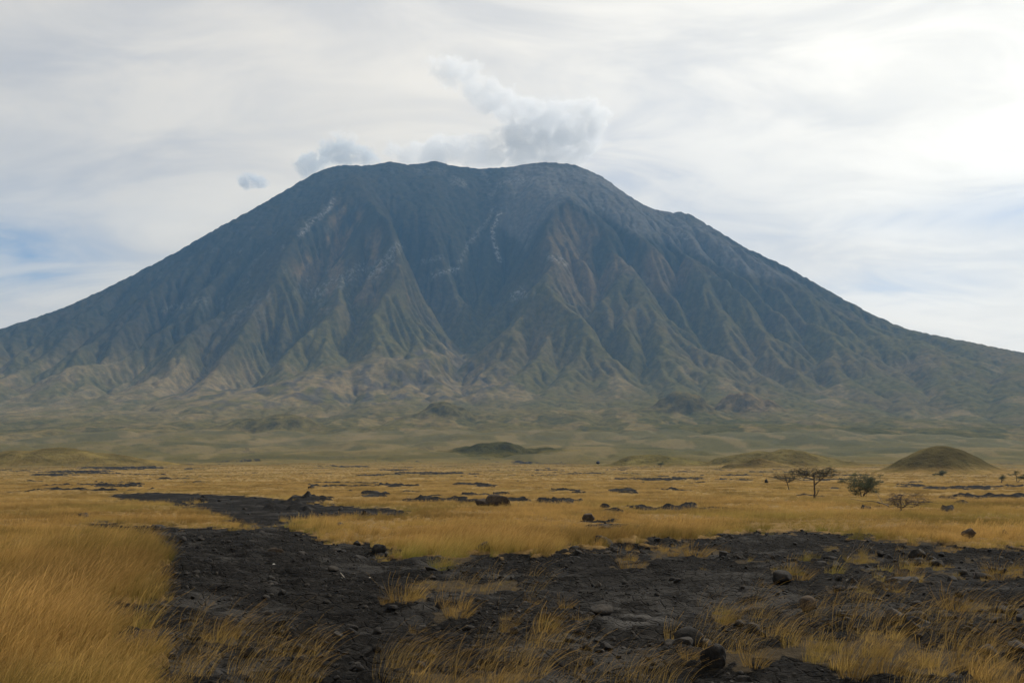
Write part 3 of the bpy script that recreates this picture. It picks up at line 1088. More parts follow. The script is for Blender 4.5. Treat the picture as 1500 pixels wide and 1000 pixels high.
def fit(branches, tips, box):
    """scale a grown skeleton to the width and height the plant has; the foot stays at the origin"""
    pts = [p for _, path, _ in branches for p in path]
    x0, x1 = min(p.x for p in pts), max(p.x for p in pts)
    z1 = max(p.z for p in pts)
    left, right, top = box
    for p in {id(q): q for q in pts}.values():
        p.x = p.x * (left / -x0 if p.x < 0 else right / x1)
        p.y = p.y * (left + right) / (x1 - x0)
        p.z = p.z * top / z1


def woody(name, label, cat, px, py, left, right, top, seed, stems, flat, levels, leaves, mat, group=None, trunk_frac=0.5, trunk_rad=0.09, leaf=0.07, spread=0.12, kids=(2, 4), wander=0.22, up=0.1):
    rnd = random.Random(seed)
    x, y, z = place(px, py, 0.05)
    sc = math.hypot(x, y) / FOC
    root = bpy.data.objects.new(name, None)
    COL.objects.link(root)
    root.location = (x, y, z)
    tag(root, label, cat, group)
    out, tips = [], []
    for s in range(stems):
        a = rnd.uniform(0, 2 * math.pi)
        lean = 0.12 if stems == 1 else 0.75
        d = Vector((math.cos(a) * lean, math.sin(a) * lean, 1))
        grow(rnd, Vector((rnd.gauss(0, 0.03), rnd.gauss(0, 0.03), 0)), d, top * sc * trunk_frac, trunk_rad, 0, levels, flat, out, tips, wander, kids, 0.66, up)
    seen = set()
    # points shared between a branch and its parent are copies, so scale each list on its own
    fit(out, tips, (left * sc, right * sc, top * sc))
    put('trunk', tube_mesh('trunk', [(p, r) for l, p, r in out if l == 0], 7), mat, root)
    for l, p, r in out:
        if 0 < l < max(2, levels - 1):
            put('branch', tube_mesh('branch', [(p, r)], 5), mat, root)
    tw = [(p, r) for l, p, r in out if l >= max(2, levels - 1)]
    crown = put('crown' if leaves else 'twigs', tube_mesh('crown', tw, 3), mat, root)
    if leaves:
        lf = put('foliage', leaf_mesh('foliage', tips, rnd, leaves, leaf, spread), M_LEAF, crown)
        lf['kind'] = 'stuff'
    return root


def umbrella(name, label, cat, px, py, left, right, top, under, seed, mat, group, leaves=5, limbs=8, lean=0.0, rad=0.10, low=0.45, dome=0.25, stub=False, leaf=0.06):
    """flat topped thorn tree: limbs climb from the trunk to a wide thin canopy; sizes in photograph pixels"""
    rnd = random.Random(seed)
    x, y, z = place(px, py, 0.05)
    sc = math.hypot(x, y) / FOC
    L, R, H, U = left * sc, right * sc, top * sc, under * sc
    root = bpy.data.objects.new(name, None)
    COL.objects.link(root)
    root.location = (x, y, z)
    tag(root, label, cat, group)

    def wob(a, b, n, w, sag=0.0):
        pts = []
        for i in range(n + 1):
            t = i / n
            p = a.lerp(b, t)
            k = math.sin(t * math.pi)
            p = p + Vector((rnd.gauss(0, w) * k, rnd.gauss(0, w) * k, rnd.gauss(0, w) * k * 0.6 + sag * k))
            pts.append(p)
        return pts
    crotch = Vector((lean * H * low, 0, H * low))
    head = Vector((lean * H * 0.75, rnd.gauss(0, 0.05), H * 0.78))
    trunk = wob(Vector((0, 0, 0)), crotch, 5, 0.035) + wob(crotch, head, 4, 0.04)[1:]
    put('trunk', tube_mesh('trunk', [(trunk, [rad * (1.25 if i == 0 else 1) * (1 - 0.06 * i) for i in range(len(trunk))])], 8), mat, root)
    if stub:
        st = wob(Vector((0.02, 0, 0.15)), Vector((0.62, 0.1, 1.15)), 5, 0.05)
        sb = put('stub', tube_mesh('stub', [(st, [0.05 - 0.005 * i for i in range(6)]), (wob(st[3], st[3] + Vector((0.1, 0.1, 0.55)), 3, 0.03), [0.025, 0.02, 0.015, 0.01])], 6), mat, root)
    twigs, tips = [], []
    for k in range(limbs):
        ang = 2 * math.pi * (k + rnd.uniform(-0.3, 0.3)) / limbs
        q = rnd.uniform(0.45, 0.8)
        ex = math.cos(ang) * q * (R if math.cos(ang) > 0 else L)
        ey = math.sin(ang) * q * 0.5 * (L + R)
        zz_ = H - (H - U) * rnd.uniform(0.15, 0.75) - dome * q * q * (H - U)
        st = trunk[rnd.randint(4, len(trunk) - 1)]
        end = Vector((ex, ey, zz_))
        path = wob(st, end, 6, 0.09, 0.12 * (end - st).length * rnd.uniform(-0.6, 0.9))
        put('limb', tube_mesh('limb', [(path, [rad * 0.55 * (1 - 0.10 * i) for i in range(7)])], 6), mat, root)
        for _ in range(7):
            a = path[rnd.randint(2, 6)]
            q2 = rnd.uniform(0.2, 1.0)
            an2 = ang + rnd.gauss(0, 0.45)
            e2 = Vector((math.cos(an2) * q2 * (R if math.cos(an2) > 0 else L), math.sin(an2) * q2 * 0.5 * (L + R), H - (H - U) * rnd.uniform(0, 0.55) - dome * q2 * q2 * (H - U)))
            e2 = a.lerp(e2, rnd.uniform(0.6, 1.0))
            p2 = wob(a, e2, 5, 0.07, rnd.uniform(-0.05, 0.12))
            twigs.append((p2, [rad * 0.27 * (1 - 0.12 * i) for i in range(6)]))
            for _ in range(6):
                b = p2[rnd.randint(1, 5)]
                e3 = b + Vector((rnd.gauss(0, 0.42) + 0.25 * math.cos(an2), rnd.gauss(0, 0.4), rnd.gauss(0.02, 0.13)))
                p3 = wob(b, e3, 3, 0.04)
                twigs.append((p3, [rad * 0.15, rad * 0.13, rad * 0.11, rad * 0.08]))
                tips.append((p3, Vector((0, 0, 1))))
    crown = put('crown', tube_mesh('crown', twigs, 3), mat, root)
    if leaves:
        lf = put('foliage', leaf_mesh('foliage', tips, rnd, leaves, leaf, 0.09), M_LEAF, crown)
        lf['kind'] = 'stuff'
    return root


TG = 'thorn trees standing on the plain'
umbrella('acacia_tree', 'tallest flat topped acacia with a bare straight trunk on the golden plain', 'tree', 1193, 731, 36, 46, 49, 27, 11, M_BARK, TG, 5, 9, 0.02, 0.105, 0.5, 0.3, True)
umbrella('acacia_tree', 'small forked acacia leaning left beside the tallest acacia', 'tree', 1156, 717, 36, 14, 29, 10, 23, M_BARK, TG, 5, 7, -0.25, 0.09, 0.35, 0.5)
woody('thorn_bush', 'dense rounded dark thorn bush right of the tallest acacia', 'bush', 1263, 728, 28, 34, 35, 37, 6, 0.25, 3, 16, M_BARK, TG, 0.5, 0.06, 0.07, 0.16, (3, 4), 0.22)
umbrella('dead_tree', 'low leafless dead tree with spreading bare branches in the grass', 'tree', 1319, 750, 20, 56, 31, 6, 44, M_DEADWOOD, TG, 0, 6, 0.1, 0.08, 0.25, 0.5)
woody('acacia_tree', 'tiny far acacia at the right end of the plain', 'tree', 1490, 706, 12, 14, 14, 51, 2, 0.6, 3, 8, M_BARK, TG, 0.5, 0.12, 0.14, 0.25)
woody('thorn_bush', 'tiny far bare shrub left of the far acacia', 'bush', 1467, 707, 5, 5, 12, 58, 3, 0.2, 3, 4, M_BARK, TG, 0.5, 0.08, 0.1, 0.2)
woody('thorn_bush', 'small far shrub in front of the round dome hill', 'bush', 1378, 697, 9, 9, 8, 63, 5, 0.3, 3, 10, M_BARK, TG, 0.5, 0.08, 0.14, 0.3)
woody('thorn_bush', 'small far shrub at the middle edge of the plain', 'bush', 968, 683, 5, 6, 7, 69, 4, 0.3, 3, 10, M_BARK, TG, 0.5, 0.08, 0.14, 0.3)


def stick(name, label, cat, a, b, rad, mat, fork=0, lift=0.03):
    pa, pb = Vector(place(*a)), Vector(place(*b))
    pa.z += lift
    pb.z += lift
    rnd = random.Random(int(a[0]))
    org = pa.copy()
    n = 7
    path = [pa.lerp(pb, i / n) + Vector((rnd.gauss(0, rad), rnd.gauss(0, rad), rnd.gauss(0, rad * 0.6))) - org for i in range(n + 1)]
    br = [(path, [rad * (1 - 0.5 * i / n) for i in range(n + 1)])]
    for k in range(fork):
        i = rnd.randint(2, n - 1)
        L = (pb - pa).length * rnd.uniform(0.2, 0.45)
        dirn = ((pb - pa).normalized() + Vector((rnd.gauss(0, 0.5), rnd.gauss(0, 0.5), abs(rnd.gauss(0, 0.5))))).normalized()
        p2 = [path[i] + dirn * L * j / 4 + Vector((0, 0, rnd.gauss(0, rad))) for j in range(5)]
        br.append((p2, [rad * 0.6 * (1 - 0.15 * j) for j in range(5)]))
    ob = put(name, tube_mesh(name, br, 6), mat, None, org)
    tag(ob, label, cat)


stick('dead_branch', 'fallen bare branch in the grass left of the dead tree', 'branch', (1304, 747), (1285, 741), 0.05, M_DEADWOOD, 4, 0.35)
stick('dead_twig', 'bleached stick lying on the black lava left of the middle', 'stick', (500, 843), (519, 837), 0.014, M_TWIG, 1)
stick('dead_twig', 'short bleached twig right of the longer bleached stick', 'stick', (541, 843), (549, 840), 0.010, M_TWIG)
stick('dead_twig', 'dark dead twig standing out of the sparse grass on the right', 'stick', (1240, 812), (1248, 802), 0.02, M_DEADWOOD, 2)


# ------------------------------------------------------------------ rocks
def rock_mesh(seed, blocky=0.5, sub=3, cuts=None):
    bm = bmesh.new()
    bmesh.ops.create_icosphere(bm, subdivisions=sub, radius=1.0)
    rnd = random.Random(seed)
    planes = []
    for _ in range(int(10 + 14 * blocky) if cuts is None else cuts):
        n = Vector((rnd.gauss(0, 1), rnd.gauss(0, 1), rnd.gauss(0, 1))).normalized()
        planes.append((n, rnd.uniform(0.50, 0.80)))
    co = np.array([v.co[:] for v in bm.verts])
    for n, h in planes:
        n = np.array(n)
        dd = co @ n
        over = np.maximum(dd - h, 0)
        co = co - over[:, None] * n[None, :] * 0.96
    nz = fbm(co[:, 0] * 1.7 + seed * 3.3, co[:, 1] * 1.7 + co[:, 2] * 1.3, 4, seed)
    nz2 = fbm(co[:, 0] * 5 + co[:, 2] * 3, co[:, 1] * 5 - co[:, 2] * 2, 3, seed + 7)
    co = co * (1.25 + 0.14 * nz + 0.06 * nz2)[:, None]
    for v, c in zip(bm.verts, co):
        v.co = c
    me = bpy.data.meshes.new('rock')
    bm.to_mesh(me)
    bm.free()
    for p in me.polygons:
        p.use_smooth = True
    return me


ROCKS = [rock_mesh(s, 0.3 + 0.1 * (s % 8)) for s in range(10)]
for r_ in ROCKS:
    r_.materials.append(M_ROCK)
ROCKS_B = []
for r_ in ROCKS[:5]:
    c_ = r_.copy()
    c_.materials.clear()
    c_.materials.append(M_ROCKB)
    ROCKS_B.append(c_)


def rock(px, py, w, h, label, kind=0, brown=False, name='lava_rock', group=None, deep=0.8, cat='rock', rot=None):
    """a rock whose foot is seen at px, py, w and h in photograph pixels"""
    x, y, z = place(px, py)
    sc = math.hypot(x, y) / FOC
    me = (ROCKS_B if brown else ROCKS)[kind % (5 if brown else 10)]
    ob = put(name, me)
    rx, rz = w * sc * 0.54, h * sc * 0.62
    ob.scale = (rx, rx * deep, rz)
    rr_ = random.Random(int(px * 7 + py * 13))
    ob.rotation_euler = (rr_.gauss(0, 0.12), rr_.gauss(0, 0.12), rr_.uniform(0, 6.28) if rot is None else rot)
    if rot is None and abs(deep - 0.8) < 0.01:
        ob.scale = (rx, rx * 0.9, rz)
    ob.location = (x, y + rx * deep * 0.5, z + rz * 0.55)
    tag(ob, label, cat, group)
    return ob


rock(731, 741, 32, 16, 'large brown boulder standing in the golden grass near the middle', 1, True, 'boulder', cat='boulder', rot=0.2)
rock(706, 741, 20, 9, 'smaller boulder touching the large brown boulder on its left', 2, True, 'boulder', cat='boulder', rot=0.8)
rock(862, 764, 18, 13, 'dark boulder half hidden in grass right of the large boulder', 3, True, 'boulder', cat='boulder')
rock(888, 779, 24, 14, 'sloping dark boulder in grass at the edge of the lava', 4, False, 'boulder', cat='boulder')
rock(405, 806, 24, 15, 'square black block with a brown side on the open lava', 6, True, 'lava_block', cat='rock', rot=0.15)
rock(386, 806, 8, 5, 'small black stone just left of the square block', 2)
rock(429, 823, 8, 7, 'pointed black stone on the lava below the square block', 5)
rock(488, 831, 18, 8, 'flat dark stone on the lava above the bleached stick', 7)
rock(401, 823, 5, 4, 'small pale stone on the black lava', 3, False, 'pale_stone')
bpy.data.objects['pale_stone'].data = ROCKS[3].copy()
bpy.data.objects['pale_stone'].data.materials.clear()
bpy.data.objects['pale_stone'].data.materials.append(M_PALE)
rock(450, 733, 12, 7, 'right one of two boulders on the far edge of the lava band', 0, False, 'boulder', cat='boulder')
rock(433, 733, 12, 6, 'left one of two boulders on the far edge of the lava band', 8, False, 'boulder', cat='boulder')
rock(455, 716, 10, 6, 'dark stone in the far grass above the two boulders', 3, False)
rock(293, 735, 9, 7, 'black stone standing on the upper lava band', 5)
rock(229, 773, 18, 9, 'angular grey slab at the tip of the left grass tongue', 9)
rock(556, 803, 18, 12, 'dark round rock in the lava bank left of the green tuft', 1)
rock(497, 772, 12, 8, 'dark stone in the grass tongue right of the lava channel', 4)
rock(709, 805, 18, 13, 'leaning black slab at the grass edge near the middle', 6, rot=0.5)
rock(877, 848, 10, 8, 'small black stone alone on smooth lava right of the middle', 5)
FRONT_ROCK = rock(1046, 958, 34, 36, 'tall rounded black rock at the front among dry grass', 1, False, 'boulder', deep=0.9, cat='boulder', rot=0.4)
FRONT_ROCK.data = rock_mesh(81, 0.0, 4, 5)
FRONT_ROCK.data.materials.append(M_ROCK)
FRONT_ROCK.scale = (FRONT_ROCK.scale[0] * 0.82, FRONT_ROCK.scale[1] * 0.82, FRONT_ROCK.scale[2] * 0.85)
rock(1012, 928, 40, 24, 'broad black rock behind the tall front rock', 2, rot=0.1)
rock(1030, 925, 26, 18, 'dark rock tucked beside the broad black rock', 7)
rock(985, 937, 20, 15, 'rounded grey stone left of the broad black rock', 8)
rock(1003, 938, 26, 14, 'low grey stone against the broad black rock', 9)
rock(954, 932, 13, 9, 'single round stone on the sheen patch of grey ash', 3)
rock(929, 912, 9, 9, 'small dark cube like stone on the sheen patch of grey ash', 6)
rock(880, 893, 34, 16, 'dark dome shaped rock at the right end of the gravel bar', 4, rot=0.2)
rock(887, 943, 18, 9, 'flat oval stone at the front of the gravel', 0)
rock(861, 944, 18, 13, 'angular stone left of the flat oval stone', 6)
rock(1104, 905, 20, 18, 'dark tilted rock in the tall sparse grass', 5)
rock(1117, 908, 10, 10, 'narrow dark rock right of the tilted rock', 9)
rock(1185, 882, 22, 18, 'tan brown cube shaped rock on the right of the lava', 2, True, rot=0.3)
rock(1148, 842, 30, 18, 'black hump left of the leaning grass tussock', 7)
rock(1345, 807, 22, 14, 'dark angular rock at the back of the right lava field', 3)
rock(1374, 821, 18, 10, 'pointed black rock right of the angular rock', 5)
rock(1325, 843, 40, 12, 'long dark slab under the upright tuft', 8, rot=0.25)
rock(1291, 807, 10, 8, 'small dark stone near the back of the right lava field', 4)
rock(1439, 836, 16, 9, 'brown stone beside the wide tuft at the right', 1, True)
rock(1420, 788, 16, 16, 'large dark rock in the grass above the right lava field', 9, True, 'boulder', cat='boulder')
rock(1473, 786, 10, 8, 'small rock in the grass at the far right', 0, True)
rock(1462, 903, 18, 10, 'grey flat stone in the front right tuft', 6)
rock(514, 900, 18, 11, 'dark knob of rock on the lava left of the pale tufts', 2)
rock(413, 869, 12, 9, 'small dark rock behind the long lava ledge', 7)
rock(337, 931, 22, 12, 'dark round rock beside the lone grass tuft', 0)
rock(643, 880, 12, 12, 'black stone in front of the pale grass patch', 5)
rock(120, 759, 14, 9, 'dark rock buried in the left field of grass', 3, True, 'boulder', cat='boulder')
rock(1123, 707, 5, 5, 'black stone on the plain left of the small acacia', 2)
rock(876, 679, 6, 5, 'far black stone right of the dark green mound', 4)


def scatter_rocks(n, boxes, smin, smax, label, group, seed):
    rnd = random.Random(seed)
    got = []
    tries = 0
    while len(got) < n and tries < n * 20:
        tries += 1
        bx = rnd.choice(boxes)
        got.append((rnd.uniform(bx[0], bx[2]), rnd.uniform(bx[1], bx[3])))
    P = np.array(got)
    u = (P[:, 0] - 750) / FOC
    v = (500 - P[:, 1]) / FOC
    dx, dy, dz = u, CP - v * SP, SP + v * CP
    t = CAM_H / -dz
    x, y = dx * t, dy * t
    z, L, b, S = ground_height(x, y, True)
    # the point may sit a little above or below the flat plane: it is a loose stone, its exact place is free
    for i in range(n):
        if L[i] < 0.5:
            continue
        me = ROCKS[rnd.randint(0, 9)]
        ob = put('lava_rock', me)
        s = rnd.uniform(smin, smax) * rnd.uniform(0.6, 1.0)
        ob.scale = (s * rnd.uniform(0.8, 1.3), s * rnd.uniform(0.7, 1.1), s * rnd.uniform(0.45, 0.85))
        ob.rotation_euler = (rnd.gauss(0, 0.2), rnd.gauss(0, 0.2), rnd.uniform(0, 6.28))
        ob.location = (x[i], y[i], z[i] + ob.scale[2] * 0.2)
        tag(ob, label, 'rock', group)


scatter_rocks(95, [(740, 870, 920, 960), (860, 915, 1080, 960), (900, 930, 1100, 1000), (640, 880, 900, 940)], 0.03, 0.11,
              'fist sized black stone of the gravel bar in the middle foreground', 'stones of the gravel bar', 201)
scatter_rocks(70, [(1050, 780, 1500, 860), (1200, 800, 1500, 900), (1300, 880, 1500, 960)], 0.08, 0.28,
              'dark loose rock among the tufts on the right lava field', 'loose rocks of the right lava field', 202)
scatter_rocks(60, [(240, 780, 600, 960), (300, 820, 640, 1000)], 0.05, 0.16,
              'small black rock lying on the left lava flow', 'loose rocks of the left lava flow', 203)
scatter_rocks(40, [(440, 782, 900, 820), (850, 780, 1100, 812)], 0.12, 0.34,
              'black rock of the rubble bank where grass meets lava', 'rubble along the grass edge', 204)
scatter_rocks(40, [(180, 722, 560, 756)], 0.12, 0.40,
              'black clinker rock on the upper lava band', 'clinker of the upper lava band', 205)


# ------------------------------------------------------------------ grass
def tuft_mesh(name, n, radius, h, width, lean, seed, seg=4, spread=0.5, stalk=0.0, droop=0.5):
    """a tussock: n tapering blades leaning with the wind (+x), as one mesh"""
    r = np.random.default_rng(seed)
    a = r.uniform(0, 2 * np.pi, n)
    q = np.sqrt(r.uniform(0, 1, n)) * radius
    bx, by = q * np.cos(a), q * np.sin(a)
    L = h * r.uniform(0.35, 1.15, n)
    tall = r.random(n) < stalk
    L = np.where(tall, L * 1.55, L)
    # start direction: outward, up; bends towards the wind
    ox = np.cos(a) * spread * r.uniform(0.2, 1, n) + lean * 0.35 + r.normal(0, 0.10, n)
    oy = np.sin(a) * spread * r.uniform(0.2, 1, n) + r.normal(0, 0.10, n)
    wx = lean * r.uniform(0.6, 1.4, n)
    wy = r.normal(0, 0.12, n) - 0.08 * lean
    w = width * r.uniform(0.7, 1.3, n)
    fa = r.uniform(0, np.pi, n)
    fx, fy = np.cos(fa), np.sin(fa) * 0.5
    V = np.zeros((n, seg + 1, 2, 3))
    T = np.linspace(0, 1, seg + 1)
    px_, py_, pz_ = bx.copy(), by.copy(), np.zeros(n)
    for k, t in enumerate(T):
        ww = w * (1 - t) ** 0.7 + 0.12 * w
        ww = np.where(tall & (t > 0.7), w * 1.1, ww)
        V[:, k, 0] = np.stack([px_ - fx * ww * 0.5, py_ - fy * ww * 0.5, pz_], 1)
        V[:, k, 1] = np.stack([px_ + fx * ww * 0.5, py_ + fy * ww * 0.5, pz_], 1)
        dx = ox + wx * t * 1.1
        dy = oy + wy * t
        dz = 1.0 - droop * t * t * (0.4 + np.abs(wx))
        nn = np.sqrt(dx * dx + dy * dy + dz * dz)
        px_ = px_ + dx / nn * L / seg
        py_ = py_ + dy / nn * L / seg
        pz_ = pz_ + dz / nn * L / seg
    base = np.arange(n)[:, None] * (seg + 1) * 2
    k = np.arange(seg)[None, :] * 2
    i0 = base + k
    F = np.stack([i0, i0 + 1, i0 + 3, i0 + 2], -1).reshape(-1, 4)
    me = mesh_from(name, V.reshape(-1, 3), F, False)
    add_attr(me, 'along', np.tile(np.repeat(T, 2), n))
    add_attr(me, 'shade', np.repeat(r.uniform(0, 1, n), (seg + 1) * 2))
    me.materials.append(M_GRASS)
    return me


PROTO = []
def proto(me):
    PROTO.append(bpy.data.objects.new(me.name, me))
    return len(PROTO) - 1


NEAR = [proto(tuft_mesh('tuft', 70, 0.16, 0.50, 0.0072, 0.55, 300 + i, 4, 0.55, 0.15)) for i in range(4)]
MID = [proto(tuft_mesh('tuft', 48, 0.24, 0.46, 0.012, 0.55, 310 + i, 3, 0.55, 0.12)) for i in range(3)]
FAR = [proto(tuft_mesh('tuft', 44, 0.55, 0.50, 0.030, 0.5, 320 + i, 2, 0.4)) for i in range(3)]
SPARSE = [proto(tuft_mesh('tuft', 14, 0.14, 0.52, 0.0040, 0.75, 330 + i, 5, 0.35, 0.5)) for i in range(3)]
SHORT = [proto(tuft_mesh('tuft', 55, 0.14, 0.24, 0.0055, 0.35, 340 + i, 3, 0.7, 0.05)) for i in range(3)]


def scatter_nodes(name, protos):
    ng = bpy.data.node_groups.new(name, 'GeometryNodeTree')
    ng.interface.new_socket('Geometry', in_out='INPUT', socket_type='NodeSocketGeometry')
    ng.interface.new_socket('Geometry', in_out='OUTPUT', socket_type='NodeSocketGeometry')
    gi = ng.nodes.new('NodeGroupInput')
    go = ng.nodes.new('NodeGroupOutput')
    jn = ng.nodes.new('GeometryNodeJoinGeometry')

    def named(nm, ty):
        nd = ng.nodes.new('GeometryNodeInputNamedAttribute')
        nd.data_type = ty
        nd.inputs['Name'].default_value = nm
        return nd.outputs[0]
    kind, rot, scl = named('kind_id', 'FLOAT'), named('rot', 'FLOAT_VECTOR'), named('scl', 'FLOAT_VECTOR')
    for k, ob in enumerate(protos):
        inf = ng.nodes.new('GeometryNodeObjectInfo')
        inf.inputs['Object'].default_value = ob
        inf.inputs['As Instance'].default_value = False
        cmp_ = ng.nodes.new('FunctionNodeCompare')
        cmp_.data_type = 'FLOAT'
        cmp_.operation = 'EQUAL'
        ng.links.new(kind, cmp_.inputs[0])
        cmp_.inputs[1].default_value = k
        cmp_.inputs[12].default_value = 0.1
        ip = ng.nodes.new('GeometryNodeInstanceOnPoints')
        ng.links.new(gi.outputs[0], ip.inputs['Points'])
        ng.links.new(cmp_.outputs[0], ip.inputs['Selection'])
        ng.links.new(inf.outputs['Geometry'], ip.inputs['Instance'])
        ng.links.new(rot, ip.inputs['Rotation'])
        ng.links.new(scl, ip.inputs['Scale'])
        ng.links.new(ip.outputs[0], jn.inputs[0])
    ng.links.new(jn.outputs[0], go.inputs[0])
    return ng


def scatter_object(name, protos, x, y, z, kind, rot, scl, extra, label):
    me = bpy.data.meshes.new(name)
    me.vertices.add(len(x))
    me.vertices.foreach_set('co', np.stack([x, y, z], 1).astype(np.float32).ravel())
    add_attr(me, 'kind_id', kind)
    add_attr(me, 'rot', rot)
    add_attr(me, 'scl', scl)
    for k, v in extra.items():
        add_attr(me, k, v)
    ob = put(name, me)
    md = ob.modifiers.new('scatter', 'NODES')
    md.node_group = scatter_nodes(name, protos)
    tag(ob, label, None, None, 'stuff')
    return ob


def build_grass():
    g = np.random.default_rng(77)
    half = math.radians(31.5)
    X, Y, K, SC, LU, VA = [], [], [], [], [], []
    for (r0, r1, rho, ids, s0, s1) in ((8.5, 24, 26, NEAR, 0.65, 1.35), (24, 48, 18, NEAR, 0.5, 1.2), (48, 115, 9.0, MID, 0.45, 0.85),
                                       (115, 320, 1.9, FAR, 0.5, 0.85), (320, 1000, 0.22, FAR, 0.9, 1.5)):
        half = math.radians(41 if r1 < 60 else 36 if r1 < 400 else 33)
        n = int(rho * half * (r1 * r1 - r0 * r0))
        r = np.sqrt(g.uniform(r0 * r0, r1 * r1, n))
        a = g.uniform(-half, half, n)
        x, y = r * np.sin(a), r * np.cos(a)
        z, L, b, S = ground_height(x, y, True)
        px, py = project(x, y, z)
        thin = sstep(-0.65, 0.1, fbm(x / 9, y / 12, 6, 401, 0.65))
        keep = g.random(n) < (1 - sstep(0.15, 0.75, L)) * (0.18 + 0.82 * thin)
        # thin stalks in front of the camera and over the lava edge
        h = 0.78 + 0.45 * fbm(x / 8, y / 10, 5, 403, 0.6)
        # low grazed turf where lava shows through, tall sward on the left bank
        inl = (b > 0.6) & (r < 60)
        k = g.choice(ids, n).astype(float)
        k = np.where(inl & (g.random(n) < 0.75), g.choice(SHORT, n), k)
        tall = 1.0 + 0.12 * sstep(260, 100, px) * (r < 60)
        s = g.uniform(s0, s1, n) * np.clip(h, 0.4, 1.4) * tall
        s = np.where(inl, s * g.uniform(0.45, 1.05, n), s)
        keep &= ~(inl & (g.random(n) < 0.35))
        m = keep
        lush = np.clip(0.15 + 0.9 * fbm(x / 18, y / 26, 5, 405, 0.6) + 0.5 * sstep(200, 700, r), 0, 0.9)
        edge = sstep(0.02, 0.4, b) * (1 - sstep(0.5, 1.0, b))
        lush = np.clip(lush + 0.4 * edge, 0, 0.95)
        X.append(x[m]); Y.append(y[m]); K.append(k[m]); SC.append(s[m]); LU.append(lush[m]); VA.append(np.clip(0.55 + 0.6 * fbm(x / 10, y / 14, 6, 407, 0.65) + g.normal(0, .2, n) - 0.35 * sstep(250, 800, r), 0, 1)[m])
    # sparse wind-bent stalks over the front lava
    for (x0, y0, x1, y1, n, dens) in ((180, 925, 470, 1010, 150, 1), (545, 940, 880, 1015, 130, 1), (1020, 875, 1330, 950, 130, 1), (1300, 880, 1510, 1010, 150, 1), (640, 835, 800, 870, 40, 1), (880, 960, 1010, 1010, 20, 1)):
        px = g.uniform(x0, x1, n)
        py = g.uniform(y0, y1, n)
        u = (px - 750) / FOC
        v = (500 - py) / FOC
        t = CAM_H / -(SP + v * CP)
        x, y = u * t, (CP - v * SP) * t
        m = g.random(n) < sstep(-0.5, 0.35, fbm(x / 0.9, y / 0.9, 3, 409))
        k = m.sum()
        X.append(x[m]); Y.append(y[m]); K.append(g.choice(SPARSE, k).astype(float)); SC.append(g.uniform(0.7, 1.15, k)); LU.append(np.full(k, 0.1)); VA.append(g.uniform(0.3, 1, k))
    x, y, k, s, lu, va = map(np.concatenate, (X, Y, K, SC, LU, VA))
    z = ground_height(x, y) - 0.015
    n = len(x)
    rot = np.stack([g.normal(0, 0.06, n), g.normal(0, 0.06, n), g.normal(0, 0.35, n)], 1)
    dd_ = np.hypot(x, y)
    scl = np.stack([s, s, s * g.uniform(0.8, 1.15, n) * (1 - 0.45 * sstep(200, 700, dd_))], 1)
    scatter_object('grass', PROTO, x, y, z, k, rot, scl, {'lush': lu, 'vary': va, 'far': 0.75 * sstep(30, 150, dd_)}, 'golden dry grass bent by the wind across the plain')
    return n


NGRASS = build_grass()


